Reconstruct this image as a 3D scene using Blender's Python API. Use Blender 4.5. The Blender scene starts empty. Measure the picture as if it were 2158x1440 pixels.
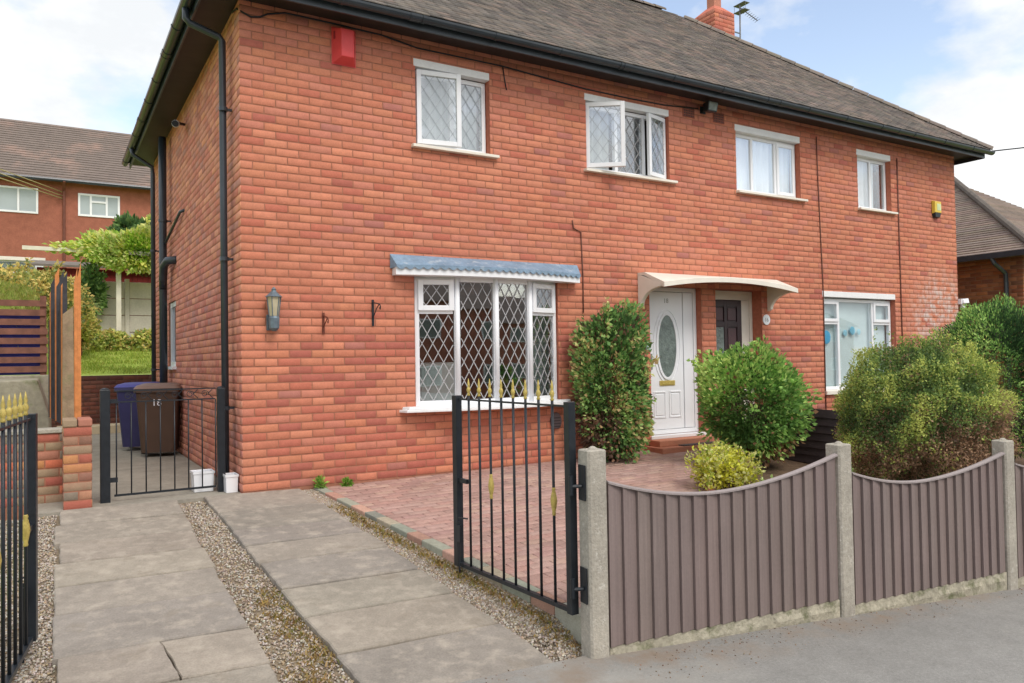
import bpy, math, random
import numpy as np
from mathutils import Matrix, Vector
random.seed(7); rng = np.random.default_rng(7)
R = math.radians
sc = bpy.context.scene
COL = sc.collection
def L(r, g, b):
    f = lambda c: c/12.92 if c <= .04045 else ((c+.055)/1.055)**2.4
    return (f(r/255), f(g/255), f(b/255))

# ------------------------------------------------------------------ camera
CAM = np.array([-1.64668, -7.89029, 1.26424])
yaw, pitch, roll = R(31.16639), R(1.37451), R(-.93792)
_f = np.array([math.sin(yaw)*math.cos(pitch), math.cos(yaw)*math.cos(pitch), math.sin(pitch)])
_r = np.array([math.cos(yaw), -math.sin(yaw), 0.]); _u = np.cross(_r, _f)
CR = math.cos(roll)*_r + math.sin(roll)*_u
CU = -math.sin(roll)*_r + math.cos(roll)*_u
cd = bpy.data.cameras.new('camera'); cam = bpy.data.objects.new('camera', cd); COL.objects.link(cam)
cam.matrix_world = Matrix(((CR[0], CU[0], -_f[0], CAM[0]), (CR[1], CU[1], -_f[1], CAM[1]), (CR[2], CU[2], -_f[2], CAM[2]), (0, 0, 0, 1)))
cd.sensor_width = 36; cd.sensor_fit = 'HORIZONTAL'; cd.lens = 27.008; cd.clip_end = 3000; cd.clip_start = .05
sc.camera = cam
# ------------------------------------------------------------------ world: daylight sky with broken cloud
wd = bpy.data.worlds.new('World'); sc.world = wd; wd.use_nodes = True
nt = wd.node_tree; nt.nodes.clear(); N = nt.nodes.new; K = nt.links.new
SUN_AZ, SUN_EL = 174, 50           # compass bearing from +Y, and height
sky = N('ShaderNodeTexSky'); sky.sky_type = 'NISHITA'; sky.sun_disc = False
sky.sun_elevation = R(SUN_EL); sky.sun_rotation = R(SUN_AZ); sky.air_density = 1.0; sky.dust_density = 1.2; sky.ozone_density = 1.5
bgd = N('ShaderNodeBackground'); bgd.inputs['Strength'].default_value = .15
wo = N('ShaderNodeOutputWorld')
tc = N('ShaderNodeTexCoord'); sep = N('ShaderNodeSeparateXYZ'); K(tc.outputs['Generated'], sep.inputs[0])
zz = N('ShaderNodeMath'); zz.operation = 'MAXIMUM'; K(sep.outputs['Z'], zz.inputs[0]); zz.inputs[1].default_value = 0.0
za = N('ShaderNodeMath'); za.operation = 'ADD'; K(zz.outputs[0], za.inputs[0]); za.inputs[1].default_value = .28
dx = N('ShaderNodeMath'); dx.operation = 'DIVIDE'; K(sep.outputs['X'], dx.inputs[0]); K(za.outputs[0], dx.inputs[1])
dy = N('ShaderNodeMath'); dy.operation = 'DIVIDE'; K(sep.outputs['Y'], dy.inputs[0]); K(za.outputs[0], dy.inputs[1])
cmb = N('ShaderNodeCombineXYZ'); K(dx.outputs[0], cmb.inputs[0]); K(dy.outputs[0], cmb.inputs[1]); cmb.inputs[2].default_value = 3.7
def wnoise(scale, det, rough, off):
    m = N('ShaderNodeMapping'); K(cmb.outputs[0], m.inputs['Vector']); m.inputs['Location'].default_value = off
    n = N('ShaderNodeTexNoise'); n.inputs['Scale'].default_value = scale; n.inputs['Detail'].default_value = det
    n.inputs['Roughness'].default_value = rough; K(m.outputs[0], n.inputs['Vector']); return n.outputs['Fac']
n1 = wnoise(1.5, 9, .56, (.15, .45, 0)); n2 = wnoise(2.6, 8, .6, (7.1, 3.3, 2))
cr = N('ShaderNodeValToRGB'); K(n1, cr.inputs[0]); cr.color_ramp.elements[0].position = .42; cr.color_ramp.elements[1].position = .52
cc = N('ShaderNodeValToRGB'); K(n2, cc.inputs[0])
cc.color_ramp.elements[0].position = .36; cc.color_ramp.elements[1].position = .62
cc.color_ramp.elements[0].color = (3.35, 3.45, 3.55, 1); cc.color_ramp.elements[1].color = (4.4, 4.4, 4.4, 1)
sb = N('ShaderNodeMix'); sb.data_type = 'RGBA'; sb.blend_type = 'MULTIPLY'; sb.inputs[0].default_value = 1
K(sky.outputs[0], sb.inputs[6]); sb.inputs[7].default_value = (1.35, 1.13, .96, 1)
mx = N('ShaderNodeMix'); mx.data_type = 'RGBA'; K(cr.outputs[0], mx.inputs[0]); K(sb.outputs[2], mx.inputs[6]); K(cc.outputs[0], mx.inputs[7])
K(mx.outputs[2], bgd.inputs['Color']); K(bgd.outputs[0], wo.inputs['Surface'])
# ------------------------------------------------------------------ sun through thin cloud
sd = bpy.data.lights.new('sun', 'SUN'); sd.energy = 1.05; sd.angle = R(25); sd.color = (1, .95, .88)
sun = bpy.data.objects.new('sun', sd); COL.objects.link(sun)
sv = Vector((math.sin(R(SUN_AZ))*math.cos(R(SUN_EL)), math.cos(R(SUN_AZ))*math.cos(R(SUN_EL)), math.sin(R(SUN_EL))))
sun.rotation_euler = sv.to_track_quat('Z', 'Y').to_euler(); sun.location = (6, -12, 12)
# ------------------------------------------------------------------ exposure
sc.view_settings.view_transform = 'Standard'; sc.view_settings.look = 'None'
sc.view_settings.exposure = 0.88; sc.view_settings.gamma = 1; sc.view_settings.use_curve_mapping = False
sc.render.engine = 'CYCLES'

# ================================================================== materials
MATS = {}
def mat(name, col=None, rough=.8, n=((9, .15),), bump=0, bscale=60, metal=0, spec=.4, ao=None, extra=None, emit=None):
    """col None -> per-face attribute 'Col'. n = list of (scale, amount) noise multipliers in world space"""
    if name in MATS: return MATS[name]
    m = bpy.data.materials.new(name); m.use_nodes = True; t = m.node_tree; t.nodes.clear(); Q = t.nodes.new; J = t.links.new
    out = Q('ShaderNodeOutputMaterial'); p = Q('ShaderNodeBsdfPrincipled'); J(p.outputs[0], out.inputs[0])
    g = Q('ShaderNodeNewGeometry')
    if col is None:
        a = Q('ShaderNodeAttribute'); a.attribute_name = 'Col'; cur = a.outputs['Color']
    else:
        a = Q('ShaderNodeRGB'); a.outputs[0].default_value = (*col, 1); cur = a.outputs[0]
    for s, amt in n:
        tx = Q('ShaderNodeTexNoise'); J(g.outputs['Position'], tx.inputs['Vector']); tx.inputs['Scale'].default_value = s; tx.inputs['Detail'].default_value = 5
        mr = Q('ShaderNodeMapRange'); J(tx.outputs['Fac'], mr.inputs[0]); mr.inputs[1].default_value = .28; mr.inputs[2].default_value = .72
        mr.inputs[3].default_value = 1-amt; mr.inputs[4].default_value = 1+amt
        mu = Q('ShaderNodeVectorMath'); mu.operation = 'SCALE'; J(cur, mu.inputs[0]); J(mr.outputs[0], mu.inputs['Scale']); cur = mu.outputs[0]
    if extra: cur = extra(t, g, cur)
    J(cur, p.inputs['Base Color']); p.inputs['Roughness'].default_value = rough; p.inputs['Metallic'].default_value = metal
    p.inputs['Specular IOR Level'].default_value = spec
    if bump:
        tx = Q('ShaderNodeTexNoise'); J(g.outputs['Position'], tx.inputs['Vector']); tx.inputs['Scale'].default_value = bscale; tx.inputs['Detail'].default_value = 6
        b = Q('ShaderNodeBump'); b.inputs['Strength'].default_value = bump; b.inputs['Distance'].default_value = .01; J(tx.outputs['Fac'], b.inputs['Height']); J(b.outputs[0], p.inputs['Normal'])
    if emit:
        p.inputs['Emission Color'].default_value = (*emit[0], 1); p.inputs['Emission Strength'].default_value = emit[1]
    MATS[name] = m; return m
def stain(colr, scale, lo, hi, box=None):
    """blend towards a stain colour where noise is high, optionally only near a box (centre, half-size)"""
    def fn(t, g, cur):
        Q = t.nodes.new; J = t.links.new
        tx = Q('ShaderNodeTexNoise'); J(g.outputs['Position'], tx.inputs['Vector']); tx.inputs['Scale'].default_value = scale; tx.inputs['Detail'].default_value = 8; tx.inputs['Roughness'].default_value = .65
        mr = Q('ShaderNodeMapRange'); J(tx.outputs['Fac'], mr.inputs[0]); mr.inputs[1].default_value = lo; mr.inputs[2].default_value = hi
        fac = mr.outputs[0]
        if box:
            sp = Q('ShaderNodeVectorMath'); sp.operation = 'SUBTRACT'; J(g.outputs['Position'], sp.inputs[0]); sp.inputs[1].default_value = box[0]
            dv = Q('ShaderNodeVectorMath'); dv.operation = 'DIVIDE'; J(sp.outputs[0], dv.inputs[0]); dv.inputs[1].default_value = box[1]
            ln = Q('ShaderNodeVectorMath'); ln.operation = 'LENGTH'; J(dv.outputs[0], ln.inputs[0])
            m2 = Q('ShaderNodeMapRange'); J(ln.outputs['Value'], m2.inputs[0]); m2.inputs[1].default_value = 1.1; m2.inputs[2].default_value = .5
            mm = Q('ShaderNodeMath'); mm.operation = 'MULTIPLY'; J(fac, mm.inputs[0]); J(m2.outputs[0], mm.inputs[1]); fac = mm.outputs[0]
        mxx = Q('ShaderNodeMix'); mxx.data_type = 'RGBA'; J(fac, mxx.inputs[0]); J(cur, mxx.inputs[6]); mxx.inputs[7].default_value = (*colr, 1)
        return mxx.outputs[2]
    return fn
def grain(across, along, amt):
    def fn(t, g, cur):
        Q = t.nodes.new; J = t.links.new
        m = Q('ShaderNodeVectorMath'); m.operation = 'MULTIPLY'; J(g.outputs['Position'], m.inputs[0]); m.inputs[1].default_value = (across, across, along)
        tx = Q('ShaderNodeTexNoise'); J(m.outputs[0], tx.inputs['Vector']); tx.inputs['Scale'].default_value = 1; tx.inputs['Detail'].default_value = 4
        mr = Q('ShaderNodeMapRange'); J(tx.outputs['Fac'], mr.inputs[0]); mr.inputs[1].default_value = .3; mr.inputs[2].default_value = .7; mr.inputs[3].default_value = 1-amt; mr.inputs[4].default_value = 1+amt
        mu = Q('ShaderNodeVectorMath'); mu.operation = 'SCALE'; J(cur, mu.inputs[0]); J(mr.outputs[0], mu.inputs['Scale']); return mu.outputs[0]
    return fn
def chain(*fs):
    def fn(t, g, cur):
        for f in fs: cur = f(t, g, cur)
        return cur
    return fn
def glass_mat(name, fac=.3, tint=(.96, .975, .975)):
    m = bpy.data.materials.new(name); m.use_nodes = True; t = m.node_tree; t.nodes.clear(); Q = t.nodes.new; J = t.links.new
    out = Q('ShaderNodeOutputMaterial'); tr = Q('ShaderNodeBsdfTransparent'); gl = Q('ShaderNodeBsdfGlossy'); gl.inputs['Roughness'].default_value = .015
    gl.inputs['Color'].default_value = (.95, .97, 1, 1)
    tr.inputs['Color'].default_value = (*tint, 1); ge = Q('ShaderNodeNewGeometry'); dt = Q('ShaderNodeVectorMath'); dt.operation = 'DOT_PRODUCT'; J(ge.outputs['Incoming'], dt.inputs[0]); J(ge.outputs['Normal'], dt.inputs[1])
    ab = Q('ShaderNodeMath'); ab.operation = 'ABSOLUTE'; J(dt.outputs['Value'], ab.inputs[0]); om = Q('ShaderNodeMath'); om.operation = 'SUBTRACT'; om.inputs[0].default_value = 1; J(ab.outputs[0], om.inputs[1])
    pw = Q('ShaderNodeMath'); pw.operation = 'POWER'; J(om.outputs[0], pw.inputs[0]); pw.inputs[1].default_value = 5; lw = Q('ShaderNodeMath'); lw.operation = 'MULTIPLY_ADD'; J(pw.outputs[0], lw.inputs[0]); lw.inputs[1].default_value = .96; lw.inputs[2].default_value = .04
    ad = Q('ShaderNodeMath'); ad.operation = 'ADD'; ad.use_clamp = True; J(lw.outputs[0], ad.inputs[0]); ad.inputs[1].default_value = fac
    g = Q('ShaderNodeNewGeometry'); tx = Q('ShaderNodeTexNoise'); J(g.outputs['Position'], tx.inputs['Vector']); tx.inputs['Scale'].default_value = 2.2
    b = Q('ShaderNodeBump'); b.inputs['Strength'].default_value = .06; b.inputs['Distance'].default_value = .01; J(tx.outputs['Fac'], b.inputs['Height']); J(b.outputs[0], gl.inputs['Normal'])
    ms = Q('ShaderNodeMixShader'); J(ad.outputs[0], ms.inputs[0]); J(tr.outputs[0], ms.inputs[1]); J(gl.outputs[0], ms.inputs[2]); J(ms.outputs[0], out.inputs[0])
    MATS[name] = m; return m

M_BRICK = mat('brick', rough=.88, n=((14, .07), (90, .08), (.7, .06)), bump=.25, bscale=140, spec=.25,
              extra=chain(stain(L(168, 104, 86), 1.4, .56, .80), stain(L(205, 185, 178), 7, .43, .60, ((12.25, 0, 1.85), (1.05, .5, .95)))))
M_MORTAR = mat('mortar', L(164, 112, 90), .95, ((20, .15), (1.2, .1)), .4, 200)
M_REVEAL = mat('brick_reveal', L(180, 108, 86), .9, ((20, .15),), .3, 120)
M_TILE = mat('roof_tile', rough=.9, n=((5, .15), (1.0, .12), (60, .12)), bump=.4, bscale=120, spec=.2)
M_UPVC = mat('white_upvc', L(236, 238, 242), .35, ((4, .02),), spec=.5)
M_CREAM = mat('cream_paint', L(232, 226, 214), .5, ((6, .05),))
M_BLACK = mat('black_plastic', L(52, 60, 68), .3, ((6, .15),), spec=.5)
M_SOFFIT = mat('dark_soffit', L(52, 46, 46), .5, ((6, .2),))
M_IRON = mat('black_painted_steel', L(34, 39, 45), .38, ((18, .2),), .1, 60)
M_GOLD = mat('gold_paint', L(188, 168, 92), .5, ((50, .25),), .2, 150, metal=.15)
M_CONC = mat('concrete_post', L(166, 160, 148), .92, ((4, .15), (45, .15)), .5, 90, extra=stain(L(200, 196, 186), 26, .58, .72))
M_GRAVB = mat('gravel_board', L(166, 160, 142), .95, ((6, .22), (40, .18)), .8, 50, extra=stain(L(110, 112, 84), 9, .50, .66))
M_FENCE = mat('fence_board', rough=.6, n=((3, .06), (60, .05)), bump=.1, bscale=80, spec=.35, extra=grain(70, 2.0, .10))
M_LEAF = mat('leaf', rough=.55, n=((12, .12),), spec=.3)
_t = M_LEAF.node_tree; _o = next(q for q in _t.nodes if q.type == 'OUTPUT_MATERIAL'); _p = next(q for q in _t.nodes if q.type == 'BSDF_PRINCIPLED')
_tl = _t.nodes.new('ShaderNodeBsdfTranslucent'); _mx = _t.nodes.new('ShaderNodeMixShader'); _mx.inputs[0].default_value = .38
_t.links.new(_p.inputs['Base Color'].links[0].from_socket, _tl.inputs['Color']); _t.links.new(_p.outputs[0], _mx.inputs[1]); _t.links.new(_tl.outputs[0], _mx.inputs[2]); _t.links.new(_mx.outputs[0], _o.inputs[0])
M_BARK = mat('bark', L(92, 74, 58), .95, ((30, .3),), .8, 60)
M_SLAB = mat('driveway_slab', rough=.93, n=((2.2, .12), (14, .10), (90, .13)), bump=.35, bscale=110, spec=.2, extra=chain(stain(L(180, 170, 156), 7.5, .50, .76), stain(L(132, 122, 108), 4.3, .58, .80), stain(L(112, 100, 84), 26, .66, .76)))
M_STONE = mat('gravel_stone', rough=.9, n=((40, .15),), spec=.25)
M_BED = mat('gravel_bed', L(132, 118, 98), .97, ((30, .35), (3, .2)), .9, 120)
M_BLOCK = mat('paving_block', rough=.92, n=((2, .12), (25, .12), (120, .12)), bump=.3, bscale=150, spec=.2)
M_SAND = mat('joint_sand', L(128, 112, 100), .97, ((20, .2),), .4, 120)
M_SOIL = mat('garden_soil', L(104, 84, 66), .98, ((8, .3), (50, .3)), .9, 40)
M_ASPH = mat('asphalt', L(140, 138, 134), .93, ((1.2, .08), (7, .07), (50, .12), (160, .2)), .5, 220, spec=.25, extra=chain(stain(L(162, 159, 152), .9, .5, .75), stain(L(140, 126, 112), 3.5, .42, .66, ((3.6, -4.52, -.5), (5.5, .36, 1.5)))))
M_ROAD = mat('road_asphalt', L(92, 92, 94), .93, ((1.2, .1), (160, .2)), .5, 220)
M_GRASS = mat('grass', L(146, 166, 66), .95, ((2, .15), (30, .25)), .8, 60, extra=stain(L(164, 166, 84), 1.3, .5, .7))
M_PLAIN = mat('painted_colour', rough=.6, n=((8, .08),))
M_METAL = mat('aerial_metal', L(120, 122, 125), .5, ((10, .1),), metal=.6)
M_LEADC = mat('lead_sheet', L(124, 148, 170), .6, ((5, .15), (30, .15)), .4, 30, spec=.4, extra=stain(L(176, 188, 196), 9, .54, .70))
M_LINTEL = mat('lintel_paint', L(234, 235, 236), .5, ((6, .04), (40, .04)))
M_LEADL = mat('lead_came_light', L(176, 176, 178), .5, ((30, .1),))
M_LEADD = mat('lead_came_grey', L(168, 176, 184), .5, ((30, .1),))
M_ROOM = mat('room_wall', L(120, 112, 100), .95, ((2, .05),))
M_NET = mat('net_curtain', L(250, 251, 251), .95, ((3, .04),))
M_GLASS = glass_mat('window_glass', .12); M_GLASSP = glass_mat('blind_window_glass', .03)
M_GLASSU = glass_mat('upper_window_glass', .15)
M_OBSC = mat('obscured_glass', L(112, 124, 120), .12, ((14, .35),), .6, 40, spec=.6)

# ================================================================== mesh helpers
WORLD = {}     # object -> world location of its origin (nothing is rotated at object level unless stated)
def link(name, me, parent=None, loc=(0, 0, 0)):
    o = bpy.data.objects.new(name, me); COL.objects.link(o)
    w = np.array(loc, float)
    if parent is not None:
        o.parent = parent; o.location = w - WORLD[parent]
    else: o.location = w
    WORLD[o] = w; return o
def empty(name, loc):
    return link(name, None, None, loc)
def tag(o, label=None, cat=None, group=None, kind=None):
    if label: o['label'] = label
    if cat: o['category'] = cat
    if group: o['group'] = group
    if kind: o['kind'] = kind
    return o
def arrays_mesh(name, V, F, C=None, mats=(), MI=None, smooth=False):
    """V (n,3), F list/array of quads (m,4) or ragged list, C (m,3) face colours"""
    me = bpy.data.meshes.new(name)
    V = np.asarray(V, np.float32)
    if isinstance(F, np.ndarray):
        m, k = F.shape
        me.vertices.add(len(V)); me.vertices.foreach_set('co', V.ravel())
        me.loops.add(m*k); me.loops.foreach_set('vertex_index', F.astype(np.int32).ravel())
        me.polygons.add(m); me.polygons.foreach_set('loop_start', np.arange(0, m*k, k, dtype=np.int32))
        me.update(calc_edges=True)
    else:
        me.from_pydata(V.tolist(), [], F); m = len(F)
    if C is not None:
        a = me.attributes.new('Col', 'FLOAT_COLOR', 'FACE')
        c4 = np.ones((m, 4), np.float32); c4[:, :3] = C; a.data.foreach_set('color', c4.ravel())
    for mm in mats: me.materials.append(mm)
    if MI is not None: me.polygons.foreach_set('material_index', np.asarray(MI, np.int32))
    if smooth: me.polygons.foreach_set('use_smooth', np.ones(m, bool))
    me.validate(); return me
class MB:
    def __init__(s): s.v = []; s.f = []; s.c = []; s.m = []
    def add(s, vs, fs, col=(1, 1, 1), mi=0):
        o = len(s.v); s.v += [tuple(map(float, q)) for q in vs]
        for f in fs: s.f.append([i+o for i in f]); s.c.append(col); s.m.append(mi)
        return s
    def hexa(s, P, col=(1, 1, 1), mi=0):      # P: 8 points, bottom 4 ccw then top 4
        return s.add(P, [(3, 2, 1, 0), (4, 5, 6, 7), (0, 1, 5, 4), (1, 2, 6, 5), (2, 3, 7, 6), (3, 0, 4, 7)], col, mi)
    def box(s, x0, x1, y0, y1, z0, z1, col=(1, 1, 1), mi=0):
        return s.hexa([(x0, y0, z0), (x1, y0, z0), (x1, y1, z0), (x0, y1, z0), (x0, y0, z1), (x1, y0, z1), (x1, y1, z1), (x0, y1, z1)], col, mi)
    def obox(s, o, u, n, s0, s1, d0, d1, z0, z1, col=(1, 1, 1), mi=0):   # box in a vertical frame: u along, n outwards
        o = np.array(o, float); u = np.array(u, float); n = np.array(n, float); k = np.array((0, 0, 1.))
        q = lambda a, d, z: o+u*a+n*d+k*z
        return s.hexa([q(s0, d1, z0), q(s1, d1, z0), q(s1, d0, z0), q(s0, d0, z0), q(s0, d1, z1), q(s1, d1, z1), q(s1, d0, z1), q(s0, d0, z1)], col, mi)
    def tube(s, pts, r, seg=8, col=(1, 1, 1), mi=0, cap=True):
        pts = [np.array(p, float) for p in pts]; rs = r if hasattr(r, '__len__') else [r]*len(pts)
        rings = []; n0 = None
        for i, p in enumerate(pts):
            t = pts[min(i+1, len(pts)-1)]-pts[max(i-1, 0)]; t = t/(np.linalg.norm(t)+1e-9)
            if n0 is None:
                n0 = np.cross(t, (0, 0, 1.)) if abs(t[2]) < .9 else np.cross(t, (1., 0, 0))
            n0 = n0-t*(n0@t); n0 = n0/(np.linalg.norm(n0)+1e-9); b = np.cross(t, n0)
            rings.append([p+(n0*math.cos(a)+b*math.sin(a))*rs[i] for a in np.linspace(0, 2*math.pi, seg, endpoint=False)])
        vs = [q for g in rings for q in g]; fs = []
        for i in range(len(pts)-1):
            for j in range(seg): fs.append((i*seg+j, i*seg+(j+1) % seg, (i+1)*seg+(j+1) % seg, (i+1)*seg+j))
        if cap: fs.append(tuple(range(seg))[::-1]); fs.append(tuple((len(pts)-1)*seg+j for j in range(seg)))
        return s.add(vs, fs, col, mi)
    def lathe(s, c, prof, seg=10, col=(1, 1, 1), mi=0, flat=1.0):   # prof: (radius, z)
        vs = [(c[0]+r*math.cos(a), c[1]+r*math.sin(a)*flat, c[2]+z) for r, z in prof for a in np.linspace(0, 2*math.pi, seg, endpoint=False)]
        fs = []
        for i in range(len(prof)-1):
            for j in range(seg): fs.append((i*seg+j, i*seg+(j+1) % seg, (i+1)*seg+(j+1) % seg, (i+1)*seg+j))
        fs.append(tuple(range(seg))[::-1]); fs.append(tuple((len(prof)-1)*seg+j for j in range(seg)))
        return s.add(vs, fs, col, mi)
    def prism(s, poly, a, b, axis, col=(1, 1, 1), mi=0):  # extrude 2D poly (p,q) along axis ('x': (y,z); 'y': (x,z); 'z': (x,y))
        mk = {'x': lambda p, t: (t, p[0], p[1]), 'y': lambda p, t: (p[0], t, p[1]), 'z': lambda p, t: (p[0], p[1], t)}[axis]
        n = len(poly); vs = [mk(p, a) for p in poly]+[mk(p, b) for p in poly]
        fs = [tuple(range(n))[::-1], tuple(range(n, 2*n))]+[(i, (i+1) % n, n+(i+1) % n, n+i) for i in range(n)]
        return s.add(vs, fs, col, mi)
    def build(s, name, mats, parent=None, smooth=False, bevel=0):
        V = np.array(s.v, float); lo = V.min(0); hi = V.max(0); org = np.array([(lo[0]+hi[0])/2, (lo[1]+hi[1])/2, lo[2]])
        mats = mats if isinstance(mats, (list, tuple)) else [mats]
        me = arrays_mesh(name, V-org, s.f, np.array(s.c), mats, s.m, smooth)
        if not smooth:
            import bmesh
            bm = bmesh.new(); bm.from_mesh(me); bmesh.ops.recalc_face_normals(bm, faces=bm.faces); bm.to_mesh(me); bm.free()
        o = link(name, me, parent, org)
        if bevel:
            b = o.modifiers.new('bevel', 'BEVEL'); b.width = bevel; b.segments = 2; b.limit_method = 'ANGLE'; b.angle_limit = R(40)
        return o
def jit(c, a=.08):
    k = 1+random.uniform(-a, a); return tuple(x*k*(1+random.uniform(-a, a)*.35) for x in c)
def screen_size(p, w):        # apparent size of a piece; only used to choose which pieces become single objects
    d = np.asarray(p)-CAM; z = d@_f
    if z < .2: return 0
    x = abs(d@CR)/z; y = abs(d@CU)/z
    return w/z if (x < .68 and y < .46) else 0
def tmesh(txt, size, name):
    cu = bpy.data.curves.new('t', 'FONT'); cu.body = txt; cu.size = size; cu.extrude = .001; cu.align_x = 'CENTER'
    ob = bpy.data.objects.new('t', cu); COL.objects.link(ob)
    dg = bpy.context.evaluated_depsgraph_get(); me = bpy.data.meshes.new_from_object(ob.evaluated_get(dg)); me.name = name
    bpy.data.objects.remove(ob); return me

# ================================================================== brickwork
CH, BL, JT = .0825, .2325, .0125      # course height, brick module, joint
BRICK_PAL = [L(200, 129, 103), L(197, 124, 99), L(204, 134, 107), L(190, 113, 93), L(176, 104, 90), L(196, 127, 106), L(202, 131, 102), L(178, 116, 104)]
VNOISE = rng.random((40, 40))
def vn(x, y):
    xi, yi = int(math.floor(x)) % 39, int(math.floor(y)) % 39; fx, fy = x-math.floor(x), y-math.floor(y)
    fx = fx*fx*(3-2*fx); fy = fy*fy*(3-2*fy)
    return (VNOISE[yi, xi]*(1-fx)+VNOISE[yi, xi+1]*fx)*(1-fy)+(VNOISE[yi+1, xi]*(1-fx)+VNOISE[yi+1, xi+1]*fx)*fy
def front_tone(x, z):
    k = vn(x*1.1+3, z*1.3+2); r = random.random()
    if z < 1.6 and k > .42:            # redder patch low down
        return random.choices(range(8), (2, 3, 1, 6, 5, 3, 1, 1))[0]
    if z > 3.6: return random.choices(range(8), (4, 4, 1, 2, .6, 8, 1.2, .8))[0]
    return random.choices(range(8), (7, 6, 5, 2, .5, 3, 2, .5))[0]
def dull_tone(x, z): return random.choices(range(8), (2, 3, 1, 4, 2, 5, 1, 1.5))[0]
def clip_rects(rects, holes):
    for (hx0, hx1, hz0, hz1) in holes:
        out = []
        for (a, b, c, d) in rects:
            if b <= hx0 or a >= hx1 or d <= hz0 or c >= hz1: out.append((a, b, c, d)); continue
            if a < hx0: out.append((a, hx0, c, d))
            if b > hx1: out.append((hx1, b, c, d))
            m0, m1 = max(a, hx0), min(b, hx1)
            if c < hz0: out.append((m0, m1, c, hz0))
            if d > hz1: out.append((m0, m1, hz1, d))
        rects = out
    return [r for r in rects if r[1]-r[0] > .012 and r[3]-r[2] > .012]
def brick_shape(o, u, n, a, b, c, d, proud, ch=.0016):
    o = np.array(o, float); u = np.array(u, float); n = np.array(n, float); k = np.array((0, 0, 1.))
    q = lambda s_, d_, z_: o+u*s_+n*d_+k*z_
    V = [q(a, -.004, c), q(b, -.004, c), q(b, -.004, d), q(a, -.004, d), q(a, proud-ch, c), q(b, proud-ch, c), q(b, proud-ch, d), q(a, proud-ch, d),
         q(a+ch, proud, c+ch), q(b-ch, proud, c+ch), q(b-ch, proud, d-ch), q(a+ch, proud, d-ch)]
    F = [(0, 1, 5, 4), (1, 2, 6, 5), (2, 3, 7, 6), (3, 0, 4, 7), (4, 5, 9, 8), (5, 6, 10, 9), (6, 7, 11, 10), (7, 4, 8, 11), (8, 9, 10, 11)]
    return V, F
def brickwork(parent, o, u, n, length, z0, nc, holes=(), tone=front_tone, single=300, lead=0, pal=BRICK_PAL, all_single=False, dark=1.0, half=True):
    """stretcher bond on a vertical face. the bricks that show largest become objects of their own, the rest one part"""
    o = np.array(o, float); u = np.array(u, float); n = np.array(n, float)
    pieces = []
    for i in range(nc):
        c, d = z0+i*CH+JT/2, z0+(i+1)*CH-JT/2
        s = 0; first = (BL if (i+lead) % 2 == 0 else BL/2) if half else BL
        while s < length-.01:
            w = first if s == 0 else BL
            e = min(s+w, length)
            a = s+(0 if s == 0 else JT/2); b = e-(0 if e >= length-1e-6 else JT/2)
            for (ra, rb, rc, rd) in clip_rects([(a, b, c, d)], holes):
                full = abs((rb-ra)-(BL-JT)) < 1e-4 and abs((rd-rc)-(CH-JT)) < 1e-4
                pieces.append((ra, rb, rc, rd, full))
            s = e
    pick = set()
    if single or all_single:
        sz = [(-screen_size(o+u*(p[0]+p[1])/2+np.array((0, 0, (p[2]+p[3])/2)), BL), i) for i, p in enumerate(pieces) if p[4] or all_single]
        sz = [q for q in sorted(sz) if q[0] < 0]
        pick = set(i for _, i in sz[:single])
    protos = {}
    V = []; F = []; C = []
    for i, (a, b, c, d, full) in enumerate(pieces):
        t = tone((a+b)/2, (c+d)/2)
        if i in pick:
            key = (t, random.randrange(3)) if full else ('x', i)
            if key not in protos:
                w, h = b-a, d-c
                v, f = brick_shape((0, 0, 0), u, n, -w/2, w/2, -h/2, h/2, random.uniform(.003, .0052))
                protos[key] = arrays_mesh('brick', np.array(v), np.array(f), np.array([[x*dark for x in jit(pal[t], .05)]]*9), [M_BRICK])
            link('brick', protos[key], parent, o+u*(a+b)/2+np.array((0, 0, (c+d)/2)))
        else:
            v, f = brick_shape(o, u, n, a, b, c, d, random.uniform(.003, .0055)); k = len(V)
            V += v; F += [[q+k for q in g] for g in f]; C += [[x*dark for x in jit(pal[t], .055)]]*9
    if V:
        org = WORLD[parent]
        me = arrays_mesh('bricks', np.array(V)-org, np.array(F), np.array(C), [M_BRICK])
        tag(link('bricks', me, parent, org), kind='stuff')
def wall_cells(mb, o, u, n, length, z0, z1, holes, depth):
    xs = sorted(set([0, length]+[h for q in holes for h in q[:2] if 0 < h < length])); zs = sorted(set([z0, z1]+[h for q in holes for h in q[2:] if z0 < h < z1]))
    for i in range(len(xs)-1):
        run = None
        for j in range(len(zs)-1):
            mxx, mz = (xs[i]+xs[i+1])/2, (zs[j]+zs[j+1])/2
            solid = not any(h[0] < mxx < h[1] and h[2] < mz < h[3] for h in holes)
            if solid:
                if run is None: run = [zs[j], zs[j+1]]
                else: run[1] = zs[j+1]
            if (not solid or j == len(zs)-2) and run:
                mb.obox(o, u, n, xs[i], xs[i+1], -depth, 0, run[0], run[1]); run = None
X, Y_, MX, MY = (1, 0, 0), (0, 1, 0), (-1, 0, 0), (0, -1, 0)
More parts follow.
